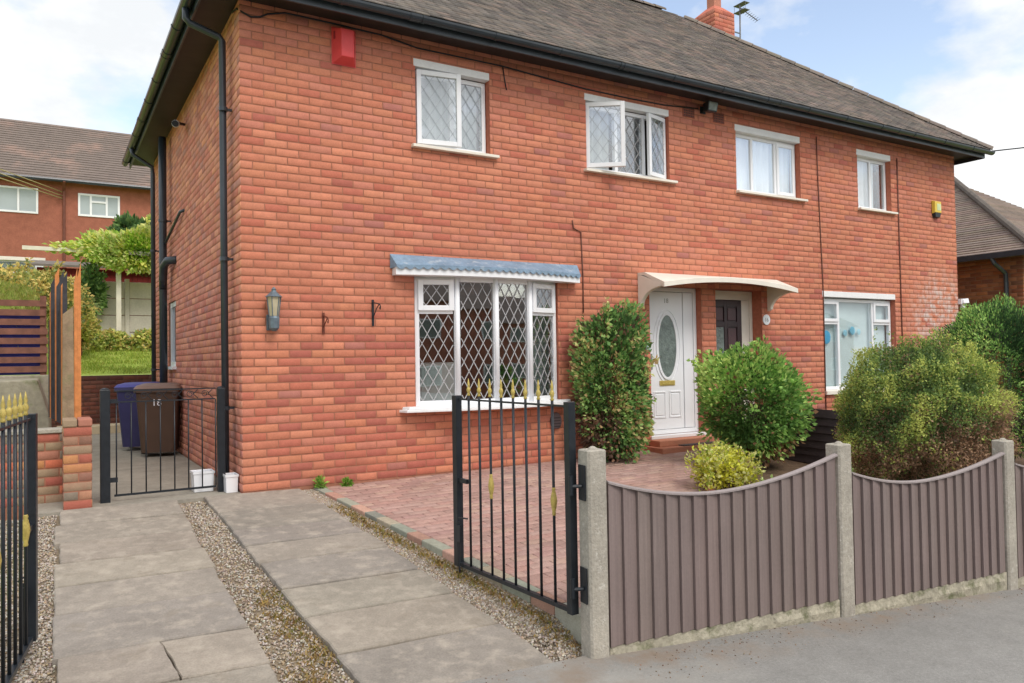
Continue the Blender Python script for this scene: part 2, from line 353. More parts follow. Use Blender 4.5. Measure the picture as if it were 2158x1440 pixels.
# ================================================================== ground, road, pavements (the setting)
def pave_z(x, y): return -.42-.04*(x-1)+.02*(y+4.4)
def sheet(name, x0, x1, y0, y1, zf, mat_, nx=2, ny=2, thick=.25):
    xs = np.linspace(x0, x1, nx); ys = np.linspace(y0, y1, ny); mb = MB()
    vs = [(x, y, zf(x, y)) for y in ys for x in xs]; fs = [(j*nx+i, j*nx+i+1, (j+1)*nx+i+1, (j+1)*nx+i) for j in range(ny-1) for i in range(nx-1)]
    mb.add(vs, fs)
    rim = [(i) for i in range(nx)]+[(j*nx+nx-1) for j in range(1, ny)]+[((ny-1)*nx+i) for i in range(nx-2, -1, -1)]+[j*nx for j in range(ny-2, 0, -1)]
    lo = [(vs[i][0], vs[i][1], vs[i][2]-thick) for i in rim]; m = len(rim)
    mb.add([vs[i] for i in rim]+lo, [(i, (i+1) % m, m+(i+1) % m, m+i) for i in range(m)])
    return tag(mb.build(name, mat_, None), kind='structure')
g = MB(); g.add([(-900, -900, -1.6), (900, -900, -1.6), (900, 900, -1.6), (-900, 900, -1.6)], [(0, 1, 2, 3)])
tag(g.build('ground', M_GRASS), kind='structure')
sheet('pavement', -16, 26, -6.5, -4.33, lambda x, y: pave_z(x, y), M_ASPH, 12, 4)
kb = MB()
for i in range(46):
    x = -16+i*.914; kb.hexa([(x, -6.63, pave_z(x, -6.5)-.25), (x+.9, -6.63, pave_z(x+.9, -6.5)-.25), (x+.9, -6.505, pave_z(x+.9, -6.5)-.25), (x, -6.505, pave_z(x, -6.5)-.25),
                          (x, -6.63, pave_z(x, -6.5)), (x+.9, -6.63, pave_z(x+.9, -6.5)), (x+.9, -6.505, pave_z(x+.9, -6.5)+.004), (x, -6.505, pave_z(x, -6.5)+.004)])
tag(kb.build('kerb', M_CONC), kind='structure')
sheet('road', -16, 40, -13.5, -6.64, lambda x, y: pave_z(x, -6.5)-.12, M_ROAD, 8, 2)
sheet('far_pavement', -16, 60, -32, -13.52, lambda x, y: pave_z(x, -6.5)-.02 if x < 26 else pave_z(26, -6.5)-.02, M_ASPH, 8, 2)
sheet('side_path', -1.75, -.004, .02, 9.28, lambda x, y: -.012, mat('path_concrete', L(150, 144, 132), .93, ((3, .15), (30, .12)), .4, 90), 2, 2)
def garden_z(x, y): return -.02+.012*(min(x, 6)-.7)+.055*y
sheet('garden_bed', 1.16, 13.4, -4.36, -.004, lambda x, y: garden_z(x, y)-.035, M_SOIL, 30, 12, .5)

sheet('neighbour_lawn', -16, -2.36, -4.36, 2.79, lambda x, y: -.02+.09*min(y, 0)+.1*max(y, 0), M_GRASS, 6, 8, .4)
sheet('neighbour_plot', 13.42, 30, -4.36, 9, lambda x, y: -.15+.06*min(y, 0), M_GRASS, 4, 6, .6)
# ---- driveway
dz = lambda x, y: .1*y if y < 0 else .0
drv = sheet('driveway', -2.35, 1.15, -4.34, .018, lambda x, y: dz(x, y)-.045, M_BED, 4, 4, .3)
def slab(poly, dh, col):
    mb = MB(); b = .008; den = []
    for i_, p_ in enumerate(poly):
        q_ = poly[(i_+1) % len(poly)]; m_ = 7
        for k_ in range(m_): den.append((p_[0]+(q_[0]-p_[0])*k_/m_+random.gauss(0, .0035), p_[1]+(q_[1]-p_[1])*k_/m_+random.gauss(0, .0035)))
    poly = den; n = len(poly)
    cx = sum(p[0] for p in poly)/n; cy = sum(p[1] for p in poly)/n
    tx, ty = random.uniform(-.006, .006), random.uniform(-.008, .008)
    zf = lambda p: dz(*p)+dh+(p[0]-cx)*tx+(p[1]-cy)*ty
    ins = [(cx+(p[0]-cx)*(1-b*2), cy+(p[1]-cy)*(1-b*2)) for p in poly]
    vs = [(p[0], p[1], zf(p)-.06) for p in poly]+[(p[0], p[1], zf(p)-.008) for p in poly]+[(p[0], p[1], zf(p)) for p in ins]
    fs = [(i, (i+1) % n, n+(i+1) % n, n+i) for i in range(n)]+[(n+i, n+(i+1) % n, 2*n+(i+1) % n, 2*n+i) for i in range(n)]+[tuple(range(2*n, 3*n))]
    mb.add(vs, fs, col); return mb.build('concrete_slab', M_SLAB, drv)
SL = [L(150, 142, 131), L(146, 139, 130), L(154, 145, 133), L(143, 136, 127), L(149, 140, 129)]
ys = [.0, -.62, -1.2, -1.62, -2.05, -2.6, -3.11, -3.67, -4.3]
for i in range(8):
    a, b = ys[i]-.011, ys[i+1]+.011; e = lambda y: (-.36-.026*y+random.uniform(-.012, .012), .57-.052*y+random.uniform(-.02, .02))
    (p0, p1), (q0, q1) = e(a), e(b); sk = random.uniform(-.01, .01)
    slab([(q0, b+.02), (q1, b-.03), (p1, a-.03), (p0, a+.02)], random.uniform(-.004, .005), jit(random.choice(SL), .035))
ys = [.0, -.47, -.98, -1.46, -1.93, -2.44, -3.05, -3.55, -4.02, -4.3]
for i in range(9):
    a, b = ys[i]-.010, ys[i+1]+.010; x0 = -1.575+random.uniform(-.02, .02)+.012*ys[i]; x1 = -.615+random.uniform(-.012, .012)
    if i == 6:
        slab([(x0, b+.02), (-1.06, b), (-1.10, a), (x0, a+.02)], .002, jit(SL[0], .05)); slab([(-1.052, b), (x1, b-.03), (x1, a-.03), (-1.092, a)], -.003, jit(SL[2], .05))
    else: slab([(x0, b+.02), (x1, b-.03), (x1, a-.03), (x0, a+.02)], random.uniform(-.004, .005), jit(random.choice(SL), .035))
# ---- gravel: single small stones beyond counting
def gravel(name, regions, n, smin, smax, pal, zf, parent=None):
    t = (1+5**.5)/2
    base = np.array([(-1, t, 0), (1, t, 0), (-1, -t, 0), (1, -t, 0), (0, -1, t), (0, 1, t), (0, -1, -t), (0, 1, -t), (t, 0, -1), (t, 0, 1), (-t, 0, -1), (-t, 0, 1)])/1.902
    tri = np.array([(0, 11, 5), (0, 5, 1), (0, 1, 7), (0, 7, 10), (0, 10, 11), (1, 5, 9), (5, 11, 4), (11, 10, 2), (10, 7, 6), (7, 1, 8), (3, 9, 4), (3, 4, 2), (3, 2, 6), (3, 6, 8), (3, 8, 9), (4, 9, 5), (2, 4, 11), (6, 2, 10), (8, 6, 7), (9, 8, 1)])
    V = []; F = []; C = []; k = 0
    area = [abs(r[1]-r[0])*abs(r[3]-r[2]) for r in regions]; tot = sum(area)
    for r, a in zip(regions, area):
        for _ in range(int(n*a/tot)):
            y = random.uniform(r[2], r[3]); f = (y-r[2])/(r[3]-r[2]); x = r[0]+f*r[4]+random.random()*(r[1]-r[0]+f*(r[5]-r[4]))
            s = random.uniform(smin, smax); sc_ = rng.uniform(.6, 1.25, 3)*s*.5; sc_[2] *= .75
            q = rng.normal(size=3); q /= np.linalg.norm(q); ang = random.random()*6.28
            M = np.array(Matrix.Rotation(ang, 3, Vector(q)))
            v = (base*rng.uniform(.75, 1.15, (12, 1))*sc_)@M.T+np.array((x, y, zf(x, y)+s*.12)); V.append(v); F.append(tri+k); k += 12
            c = jit(random.choice(pal), .18); C.append(np.tile(c, (20, 1)))
    V = np.vstack(V); me = arrays_mesh(name, V, np.vstack(F), np.vstack(C), [M_STONE]); o = link(name, me, parent, (0, 0, 0) if parent is None else WORLD[parent])
    if parent is not None: o.location = -WORLD[parent]
    return o
bk = MB(); vs = []
for y in np.linspace(-.02, -4.34, 27):
    vs += [(.50-.052*y, y, dz(0, y)-.04), (.66-.072*y, y, dz(0, y)-.03+.028*abs(y)*min(1, (y+4.34)/.35)), (.745-.075*y, y, dz(0, y)-.03+.040*abs(y)*min(1, (y+4.34)/.35))]
bk.add(vs, [(3*i+j, 3*i+j+1, 3*i+4+j, 3*i+3+j) for i in range(26) for j in range(2)])
bk.build('gravel_bank', M_BED, drv, smooth=True)
def bkz(x, y):
    f = (x-(.50-.052*y))/(.245-.023*y); return dz(x, y)-.035+max(0, min(1, f))*.040*abs(y)*max(0, min(1, (y+4.34)/.35))
GP = [L(172, 160, 146), L(182, 172, 160), L(156, 144, 132), L(164, 146, 128), L(192, 186, 176), L(140, 128, 116), L(172, 154, 126)]
bz = lambda x, y: dz(x, y)-.04
gr = gravel('gravel', [(-.61, -.35, -.05, -4.3, .0, .10), (-2.2, -1.58, .0, -4.3, 0, -.05), (.56, .72, -.02, -4.3, .22, .29), (.56, .72, -.02, -4.3, .22, .29), (.60, .74, -2, -4.34, .25, .29)], 31000, .008, .022, GP, lambda x, y: bkz(x, y) if x > .45 else bz(x, y))
tag(gr, 'loose beige and grey gravel between the concrete driveway tracks', 'gravel', kind='stuff')
gl = gravel('gravel_litter', [(1.1, 7.5, -4.5, -4.86, 0, 0), (.2, 1.0, -4.3, -4.42, 0, 0), (1.3, 6, -4.46, -4.62, 0, 0)], 900, .003, .013, [L(138, 112, 92), L(116, 96, 80), L(156, 136, 114), L(126, 114, 102), L(108, 90, 74)], pave_z)
for v in (gl,): tag(v, 'brown leaf litter and grit along the foot of the fence', 'litter', kind='stuff')
# dry moss and weeds in the gravel
def tuft(name, spots, n, hmin, hmax, pal, label=None, cat=None, kind=None, wid=.004, spread=.05, lean=.5):
    V = []; F = []; C = []
    for (x, y, z) in spots:
        for _ in range(n):
            px, py = x+random.gauss(0, spread), y+random.gauss(0, spread); h = random.uniform(hmin, hmax); a = random.random()*6.28; w = wid*random.uniform(.6, 1.4)
            lx, ly = random.gauss(0, lean)*h, random.gauss(0, lean)*h; k = len(V); c, s_ = math.cos(a)*w, math.sin(a)*w
            V += [(px-c, py-s_, z), (px+c, py+s_, z), (px+c*.8+lx*.4, py+s_*.8+ly*.4, z+h*.6), (px-c*.8+lx*.4, py-s_*.8+ly*.4, z+h*.6), (px+lx, py+ly, z+h)]
            F += [[k, k+1, k+2, k+3], [k+3, k+2, k+4]]; cc_ = jit(random.choice(pal), .2); C += [cc_, cc_]
    mb = MB(); mb.v = V; mb.f = F; mb.c = C; mb.m = [0]*len(F)
    o = mb.build(name, M_LEAF, None, smooth=True)
    return tag(o, label, cat, kind=kind)
moss = [L(168, 142, 84), L(150, 132, 70), L(120, 118, 58), L(176, 150, 98), L(140, 112, 70)]
sp = [(random.uniform(-.55, -.3)+.02*abs(y), y, bz(0, y)) for y in np.linspace(-2.5, -4.2, 26)]+[(.66-.075*y+random.uniform(-.04, .03), y, bkz(.66-.075*y, y)-.003) for y in np.linspace(-.8, -4.3, 60)]
tuft('dry_moss', sp, 60, .006, .03, moss, 'tufts of dry yellow moss and weed in the driveway gravel', 'moss', 'stuff', .005, .045, .9)

# ---- block paved forecourt with stone edging
kx = lambda y: .69-.075*y
def bed_edge(y):          # x where the planting bed begins
    if y > -1.0: return 6.45
    if y > -2.4: return 3.95+(max(0, y+2.4)/1.4)**1.6*2.3
    return 3.95-.2*(-2.4-y)
def fc_z(x, y): return garden_z(x, y)
fore = MB(); pts = [(kx(y)+.1, y) for y in np.linspace(-.006, -4.3, 12)]+[(bed_edge(y), y) for y in np.linspace(-4.3, -.006, 24)]
fore.add([(x, y, fc_z(x, y)-.008) for x, y in pts], [tuple(range(len(pts)))])
yy_ = np.linspace(-.006, -4.3, 24)
fore = MB(); fv = []
for y in yy_: fv += [(kx(y)+.1, y, fc_z(kx(y), y)-.008), (bed_edge(y), y, fc_z(bed_edge(y), y)-.008)]
fore.add(fv, [(2*i, 2*i+1, 2*i+3, 2*i+2) for i in range(23)])
fo = tag(fore.build('forecourt', M_SAND), kind='structure')
BP = [L(176, 144, 133), L(172, 139, 129), L(180, 150, 138), L(166, 135, 125), L(174, 145, 135), L(164, 134, 125)]
blocks = []
for j in range(43):
    y0 = -.03-j*.1; yc = y0-.05
    x = kx(yc)+.115+(.1 if j % 2 else 0)-.2
    while x < bed_edge(yc)-.1:
        a, b = max(x, kx(yc)+.11), x+.2
        if b-a > .04: blocks.append((a+.0025, b-.0025, y0-.0975, y0-.0025))
        x += .2
sz = sorted([(-screen_size(((b[0]+b[1])/2, b[2], -.1), .2), i) for i, b in enumerate(blocks) if b[1]-b[0] > .19 and b[0] < 2.6])[:300]; pick = set(i for _, i in sz)
def block_shape(a, b, c, d, zf, cc_):
    ch = .005; V = [(a, c, zf(a, c)-.012), (b, c, zf(b, c)-.012), (b, d, zf(b, d)-.012), (a, d, zf(a, d)-.012)]
    V += [(p[0], p[1], p[2]+.008) for p in V]; I = [(a+ch, c+ch), (b-ch, c+ch), (b-ch, d-ch), (a+ch, d-ch)]; V += [(p[0], p[1], zf(*p)) for p in I]
    F = [(0, 1, 5, 4), (1, 2, 6, 5), (2, 3, 7, 6), (3, 0, 4, 7), (4, 5, 9, 8), (5, 6, 10, 9), (6, 7, 11, 10), (7, 4, 8, 11), (8, 9, 10, 11)]
    return V, F, [cc_]*9
prot = []
for c in BP:
    for _ in range(2):
        v, f, cc_ = block_shape(-.0975, .0975, -.0475, .0475, lambda x, y: .012*x+.055*y, jit(c, .07)); prot.append(arrays_mesh('paving_block', np.array(v), np.array(f), np.array(cc_), [M_BLOCK]))
V = []; F = []; C = []
for i, (a, b, c, d) in enumerate(blocks):
    if i in pick:
        x, y = (a+b)/2, (c+d)/2; link('paving_block', random.choice(prot), fo, (x, y, fc_z(x, y)+random.uniform(-.0015, .0015)))
    else:
        h = random.uniform(-.002, .002); v, f, cc_ = block_shape(a, b, c, d, lambda x, y: fc_z(x, y)+h, jit(random.choice(BP), .07)); k = len(V); V += v; F += [[q+k for q in g_] for g_ in f]; C += cc_
o = link('paving_blocks', arrays_mesh('paving_blocks', np.array(V)-WORLD[fo], np.array(F), np.array(C), [M_BLOCK]), fo, WORLD[fo]); tag(o, kind='stuff')
EC = [L(150, 152, 138), L(176, 138, 122), L(164, 164, 148), L(186, 150, 134), L(140, 142, 130), L(172, 160, 140)]
y = -.02; i = 0
ed = empty('kerb_edging', (kx(-2), -2, -.35)); tag(ed, kind='structure')
while y > -4.28:
    l = random.uniform(.24, .34); y2 = max(y-l, -4.3); zt = lambda q: -.008+.055*q
    mb = MB(); a0, a1 = kx(y), kx(y2)
    mb.hexa([(a1, y2+.004, zt(y2)-.34), (a1+.1, y2+.004, zt(y2)-.34), (a0+.1, y-.004, zt(y)-.34), (a0, y-.004, zt(y)-.34), (a1, y2+.004, zt(y2)), (a1+.1, y2+.004, zt(y2)), (a0+.1, y-.004, zt(y)), (a0, y-.004, zt(y))], jit(EC[i % 6], .08))
    mb.build('edging_block', M_BLOCK, ed, bevel=.008); y = y2; i += 1
# bed edging: curved row of dark red half bricks
be = empty('bed_edging', (4.3, -2, -.15)); tag(be, kind='structure')
yb = -4.2
while yb < -1.15:
    x0 = bed_edge(yb); st = .22/math.hypot(1, (bed_edge(yb+.05)-bed_edge(yb))/.05); x1 = bed_edge(yb+st); u = np.array((x1-x0, st, 0)); ln = np.linalg.norm(u); u /= ln; n = np.array((u[1], -u[0], 0))
    mb = MB(); mb.obox((x0, yb, fc_z(x0, yb)), u, n, .004, ln-.004, 0, .1, -.1, .045, jit(L(170, 112, 94), .12)); mb.build('edging_brick', M_BLOCK, be, bevel=.006); yb += st

# ================================================================== the semi-detached house
house = empty('semi_detached_house', (6.4, 3.5, 0))
tag(house, 'orange red brick two storey semi-detached house with hipped grey tiled roof', 'house')
WT = 4.913; WX = 12.806; WY = 7.15
UP = dict(w1=(1.905, 2.865), w2=(4.29, 5.715), w3=(7.03, 8.455), w4=(9.90, 10.82))
HOLES = [(a, b, 3.68, 4.675) for a, b in UP.values()]+[(1.86, 3.80, .72, 2.235), (5.30, 6.26, .205, 2.24), (6.54, 7.50, .205, 2.24), (8.93, 10.85, .675, 2.275)]
mb = MB(); wall_cells(mb, (0, 0, 0), X, MY, WX, -.35, WT, HOLES, .26)
fw = mb.build('front_wall', [M_MORTAR, M_REVEAL], house)
for p in fw.data.polygons:
    if p.normal.y > -.9: p.material_index = 1
brickwork(fw, (0, 0, 0), X, MY, WX, 0, 60, HOLES, front_tone, 300)
SW = [(4.55, 5.3, 1.22, 2.25)]
mb = MB(); wall_cells(mb, (0, .2605, 0), Y_, MX, WY-.2605, -.35, WT, [(a-.2605, b-.2605, c, d) for a, b, c, d in SW], .26)
sw = mb.build('side_wall', [M_MORTAR, M_REVEAL], house)
brickwork(sw, (0, 0, 0), Y_, MX, WY, 0, 60, SW, dull_tone, 0, lead=1, dark=1.28, pal=[L(196, 134, 112), L(190, 124, 104), L(202, 140, 116), L(184, 116, 100), L(170, 112, 100), L(190, 130, 112), L(196, 134, 106), L(172, 122, 112)])  # paler brick colours and raised factor offset the shade on this wall
mb = MB(); mb.box(WX-.26, WX-.0005, .2605, WY, -.5, WT); mb.box(.2605, WX-.2605, WY-.26, WY, -.5, WT); mb.build('rear_wall', M_REVEAL, house)
# rooms behind the glass
mb = MB(); mb.box(.27, 12.53, 3.6, 3.7, .1, 4.9); mb.box(.27, 12.53, .27, 3.59, .05, .1); mb.box(.27, 12.53, .27, 3.59, 2.5, 2.62); mb.box(.27, 12.53, .27, 3.59, 4.915, 4.95)
for x in (4.05, 6.35, 8.75): mb.box(x, x+.1, .27, 3.59, .105, 2.49); mb.box(x, x+.1, .27, 3.59, 2.63, 4.9)
mb.build('room', M_ROOM, house)

# ---- windows
def bars(mb, o, u, n, s0, s1, z0, z1, w, d0, d1, wb=None):
    wb = wb or w
    mb.obox(o, u, n, s0, s0+w, d0, d1, z0, z1); mb.obox(o, u, n, s1-w, s1, d0, d1, z0, z1)
    mb.obox(o, u, n, s0+w, s1-w, d0, d1, z0, z0+wb); mb.obox(o, u, n, s0+w, s1-w, d0, d1, z1-w, z1)
def lattice(mb, o, u, n, s0, s1, z0, z1, dw, dh, w, d0, d1):
    o = np.array(o, float); u = np.array(u, float); n = np.array(n, float); k = np.array((0, 0, 1.)); W, H = s1-s0, z1-z0
    for sg in (1, -1):
        sl = sg*dh/dw
        m = int(W/dw+H/dh)+3
        for i in range(-m, m):
            # line z = sl*(s - c), c = i*dw
            c = (i+.25)*dw; t = []
            lo, hi = 0, W
            a, b = (0/sl+c, H/sl+c); lo = max(lo, min(a, b)); hi = min(hi, max(a, b))
            if hi-lo < .004: continue
            p = np.array((lo, sl*(lo-c))); q = np.array((hi, sl*(hi-c))); dv = (q-p)/np.linalg.norm(q-p); nn = np.array((-dv[1], dv[0]))*w/2
            P = []
            for dd in (d0, d1):
                for e in (p-nn, q-nn, q+nn, p+nn): P.append(o+u*(s0+e[0])+k*(z0+e[1])+n*(dd if dd == d0 else d1))
            mb.hexa(P)
def pane(parent, o, u, n, s0, s1, z0, z1, d, g=None):
    mb = MB(); mb.obox(o, u, n, s0-.004, s1+.004, d-.003, d+.003, z0-.004, z1+.004); return mb.build('pane', g or M_GLASS, parent)
def sash(parent, o, u, n, s0, s1, z0, z1, w=.055, d0=-.01, d1=.035, lat=None, lm=None, g=None):
    mb = MB(); bars(mb, o, u, n, s0, s1, z0, z1, w, d0, d1); mb.build('sash', M_UPVC, parent, bevel=.004)
    pane(parent, o, u, n, s0+w, s1-w, z0+w, z1-w, .008, g)
    if lat:
        mb = MB(); lattice(mb, o, u, n, s0+w, s1-w, z0+w, z1-w, lat[0], lat[1], lat[2], .0115, .017); mb.build('lead_lattice', lm or M_LEADD, parent)
def fixed(parent, o, u, n, s0, s1, z0, z1, d=-.005, lat=None, lm=None, g=None):
    pane(parent, o, u, n, s0, s1, z0, z1, d, g)
    if lat:
        mb = MB(); lattice(mb, o, u, n, s0, s1, z0, z1, lat[0], lat[1], lat[2], d+.0035, d+.009); mb.build('lead_lattice', lm or M_LEADD, parent)
def sill(parent, x0, x1, z, out=.07, th=.045, m=None):
    mb = MB(); mb.prism([(-out, z-th), (-out, z-.012), (.11, z), (.11, z-th)], x0, x1, 'x'); mb.build('sill', m or M_CREAM, parent, bevel=.004)
def lintel(parent, x0, x1, z0, z1):
    mb = MB(); mb.box(x0, x1, -.008, .10, z0+.012, z1-.006); mb.build('lintel', M_LINTEL, parent, bevel=.004)
YF = .085       # recess of upper frames
def win_frame(x0, x1, z0, z1, muls, y=YF, w=.05, top=.09):
    mb = MB(); o = (0, y, 0); bars(mb, o, X, MY, x0, x1, z0, z1-top, w, -.06, .0)
    for m in muls: mb.obox(o, X, MY, m-w/2, m+w/2, -.06, 0, z0+w, z1-top-w)
    return mb.build('window', M_UPVC, house, bevel=.004)
def rot_u(a): return (math.cos(a), math.sin(a), 0), (math.sin(a), -math.cos(a), 0)
LAT = (.135, .19, .006)
# first floor, left: one sash slightly open
a, b = UP['w1']; z0, z1 = 3.71, 4.675
w1 = win_frame(a+.01, b-.01, z0, z1, [2.40]); lintel(w1, a-.02, b+.0, 4.585, 4.69); sill(w1, a-.06, b+.09, 3.71)
u, n = rot_u(R(-9)); sash(w1, (a+.03, YF-.035, 0), u, n, 0, .53, z0+.02, z1-.10, .055, lat=LAT, g=M_GLASSU)
fixed(w1, (0, YF, 0), X, MY, 2.43, b-.06, z0+.05, z1-.14, -.02, LAT, M_LEADD, M_GLASSU)
# first floor, middle: two casements open
a, b = UP['w2']
w2 = win_frame(a+.01, b-.01, z0, z1, [4.85, 5.33]); lintel(w2, a-.02, b+.0, 4.585, 4.69); sill(w2, a-.05, b+.09, 3.71)
u, n = rot_u(R(-36)); sash(w2, (a+.03, YF-.03, 0), u, n, 0, .51, z0+.02, z1-.10, .055, lat=LAT, g=M_GLASSU)
u, n = rot_u(R(180+15)); u2 = u; n2 = (-n[0], -n[1], 0)
sash(w2, (b-.02, YF-.03, 0), u2, n2, 0, .40, z0+.02, z1-.10, .055, -.035, .01, lat=LAT, g=M_GLASSU)
fixed(w2, (0, YF, 0), X, MY, 4.875, 5.305, z0+.05, z1-.14, -.02, LAT, M_LEADL, M_GLASSU)
# right hand half
a, b = UP['w3']; w3 = win_frame(a+.01, b-.01, z0, z1, [7.46, 7.98]); lintel(w3, a-.02, b, 4.575, 4.69); sill(w3, a-.02, b+.09, 3.71)
for (s0, s1) in ((a+.06, 7.435), (7.485, 7.955)): fixed(w3, (0, YF, 0), X, MY, s0, s1, z0+.05, z1-.14, -.02, g=M_GLASSU)
sash(w3, (0, YF, 0), X, MY, 8.0, b-.05, z0+.04, z1-.13, .05, -.01, .02, g=M_GLASSU)
a, b = UP['w4']; w4 = win_frame(a+.01, b-.01, z0, z1, [10.37]); lintel(w4, a-.02, b, 4.575, 4.69); sill(w4, a-.02, b+.09, 3.71)
for (s0, s1) in ((a+.06, 10.345), (10.395, b-.06)): fixed(w4, (0, YF, 0), X, MY, s0, s1, z0+.05, z1-.14, -.02, g=M_GLASSU)
# ground floor, right
a, b, z0, z1 = 8.93, 10.85, .70, 2.275
w5 = win_frame(a+.01, b-.01, z0, z1, [9.42, 10.33], top=.10); lintel(w5, a-.02, b, 2.18, 2.29); sill(w5, a-.02, b+.02, .70, .05, .07)
mb = MB(); mb.obox((0, YF, 0), X, MY, a+.06, 9.395, -.06, 0, 1.76, 1.82); mb.obox((0, YF, 0), X, MY, 10.355, b-.06, -.06, 0, 1.76, 1.82); mb.build('transom', M_UPVC, w5)
for (s0, s1) in ((a+.06, 9.395), (10.355, b-.06)):
    sash(w5, (0, YF, 0), X, MY, s0-.01, s1+.01, 1.80, z1-.14, .05, -.01, .02, g=M_GLASSP); fixed(w5, (0, YF, 0), X, MY, s0, s1, z0+.05, 1.76, -.02, g=M_GLASSP)
fixed(w5, (0, YF, 0), X, MY, 9.445, 10.305, z0+.05, z1-.15, -.02, g=M_GLASSP)
# side window
mb = MB(); bars(mb, (.02, 0, 0), Y_, MX, 4.56, 5.29, 1.25, 2.24, .07, -.06, 0); w6 = mb.build('window', M_UPVC, house); pane(w6, (.02, 0, 0), Y_, MX, 4.62, 5.23, 1.31, 2.18, -.03)
mb = MB(); mb.box(-.06, .1, 4.5, 5.34, 1.205, 1.25); mb.build('sill', M_UPVC, w6)
# ---- bow window
BW = [(1.875, .03), (2.345, -.095), (2.835, -.135), (3.325, -.095), (3.79, .03)]
bz0, bz1 = .765, 2.215
mb = MB(); post = MB(); fac = []
for i in range(4):
    p, q = np.array(BW[i]), np.array(BW[i+1]); d = q-p; ln = np.linalg.norm(d); u = (d[0]/ln, d[1]/ln, 0); n = (u[1], -u[0], 0); o = (p[0], p[1], 0); fac.append((o, u, n, ln))
    w0 = .035 if i else .05; w1_ = .035 if i < 3 else .05
    mb.obox(o, u, n, 0, w0, -.06, 0, bz0, bz1); mb.obox(o, u, n, ln-w1_, ln, -.06, 0, bz0, bz1)
    mb.obox(o, u, n, w0, ln-w1_, -.06, 0, bz0, bz0+.055); mb.obox(o, u, n, w0, ln-w1_, -.06, 0, bz1-.05, bz1)
bay = mb.build('window', M_UPVC, house, bevel=.003); bay['label'] = 'white bow window with diamond leaded panes'
for i in (1, 2, 3):
    mb = MB(); mb.lathe((BW[i][0], BW[i][1]-.004, bz0), [(.03, 0), (.03, bz1-bz0)], 10); mb.build('mullion', M_UPVC, bay, smooth=True)
LB = (.122, .215, .0085)
for i, (o, u, n, ln) in enumerate(fac):
    s0, s1 = .05, ln-.05
    if i in (0, 3):
        mb = MB(); mb.obox(o, u, n, s0, s1, -.06, 0, 1.80, 1.85); mb.build('transom', M_UPVC, bay)
        sash(bay, o, u, n, s0-.012, s1+.012, 1.835, bz1-.03, .058, -.01, .03, lat=(.122, .17, .008), lm=M_LEADL)
        fixed(bay, o, u, n, s0, s1, bz0+.055, 1.80, -.02, LB, M_LEADL)
    else: fixed(bay, o, u, n, s0, s1, bz0+.055, bz1-.05, -.02, LB, M_LEADL)
mb = MB(); out = [(1.70, -.0), (1.74, -.10), (2.32, -.235), (2.835, -.275), (3.35, -.235), (3.90, -.10), (3.95, -.0), (3.95, .1), (1.70, .1)]
mb.prism(out, .735, .765, 'z'); out2 = [(1.66, 0), (1.70, -.13), (2.31, -.27), (2.835, -.31), (3.36, -.27), (3.95, -.13), (3.99, 0), (3.99, .02), (1.66, .02)]
mb.prism(out2, .705, .7345, 'z'); mb.build('sill', M_LINTEL, bay, bevel=.005)
# canopy over the bow: sloping lead sheet with a scalloped edge over a white board
mb = MB(); L0, L1 = 1.57, 4.10; nb = 26
fr = lambda x: -.10-.19*(1-((x-2.835)/1.27)**2)
xs = np.linspace(L0+.03, L1-.03, nb+1)
vs = []; fs = []
for x in xs:
    xt = L0+(x-L0-.03)*(L1-L0)/(L1-L0-.06); vs += [(xt, -.012, 2.45), (x, fr(x)-.012, 2.325), (x, fr(x)-.012, 2.30), (xt, -.012, 2.29)]
for i in range(nb):
    k = 4*i; fs += [(k, k+1, k+5, k+4), (k+1, k+2, k+6, k+5), (k+2, k+3, k+7, k+6), (k+3, k, k+4, k+7)]
fs += [(0, 1, 2, 3), tuple(4*nb+j for j in (3, 2, 1, 0))]
mb.add(vs, fs); can = mb.build('bow_canopy', M_LEADC, house)
mb = MB()
for i in range(nb):
    a, b = xs[i], xs[i+1]; pr = [(t, .30-.028*math.sin(math.pi*t)) for t in np.linspace(0, 1, 7)]
    for (t0, h0), (t1, h1) in zip(pr[:-1], pr[1:]):
        xa, xb = a+(b-a)*t0, a+(b-a)*t1
        mb.hexa([(xa, fr(xa)-.022, 2+h0), (xb, fr(xb)-.022, 2+h1), (xb, fr(xb)-.013, 2+h1), (xa, fr(xa)-.013, 2+h0), (xa, fr(xa)-.022, 2.32), (xb, fr(xb)-.022, 2.32), (xb, fr(xb)-.013, 2.32), (xa, fr(xa)-.013, 2.32)])
mb.build('scalloped_edge', M_LEADC, can)
mb = MB()
for i in range(nb):
    xa, xb = xs[i], xs[i+1]
    mb.hexa([(xa, fr(xa), 2.215), (xb, fr(xb), 2.215), (xb, .0, 2.215), (xa, .0, 2.215), (xa, fr(xa), 2.298), (xb, fr(xb), 2.298), (xb, .0, 2.298), (xa, .0, 2.298)])
mb.build('fascia_board', M_UPVC, can)
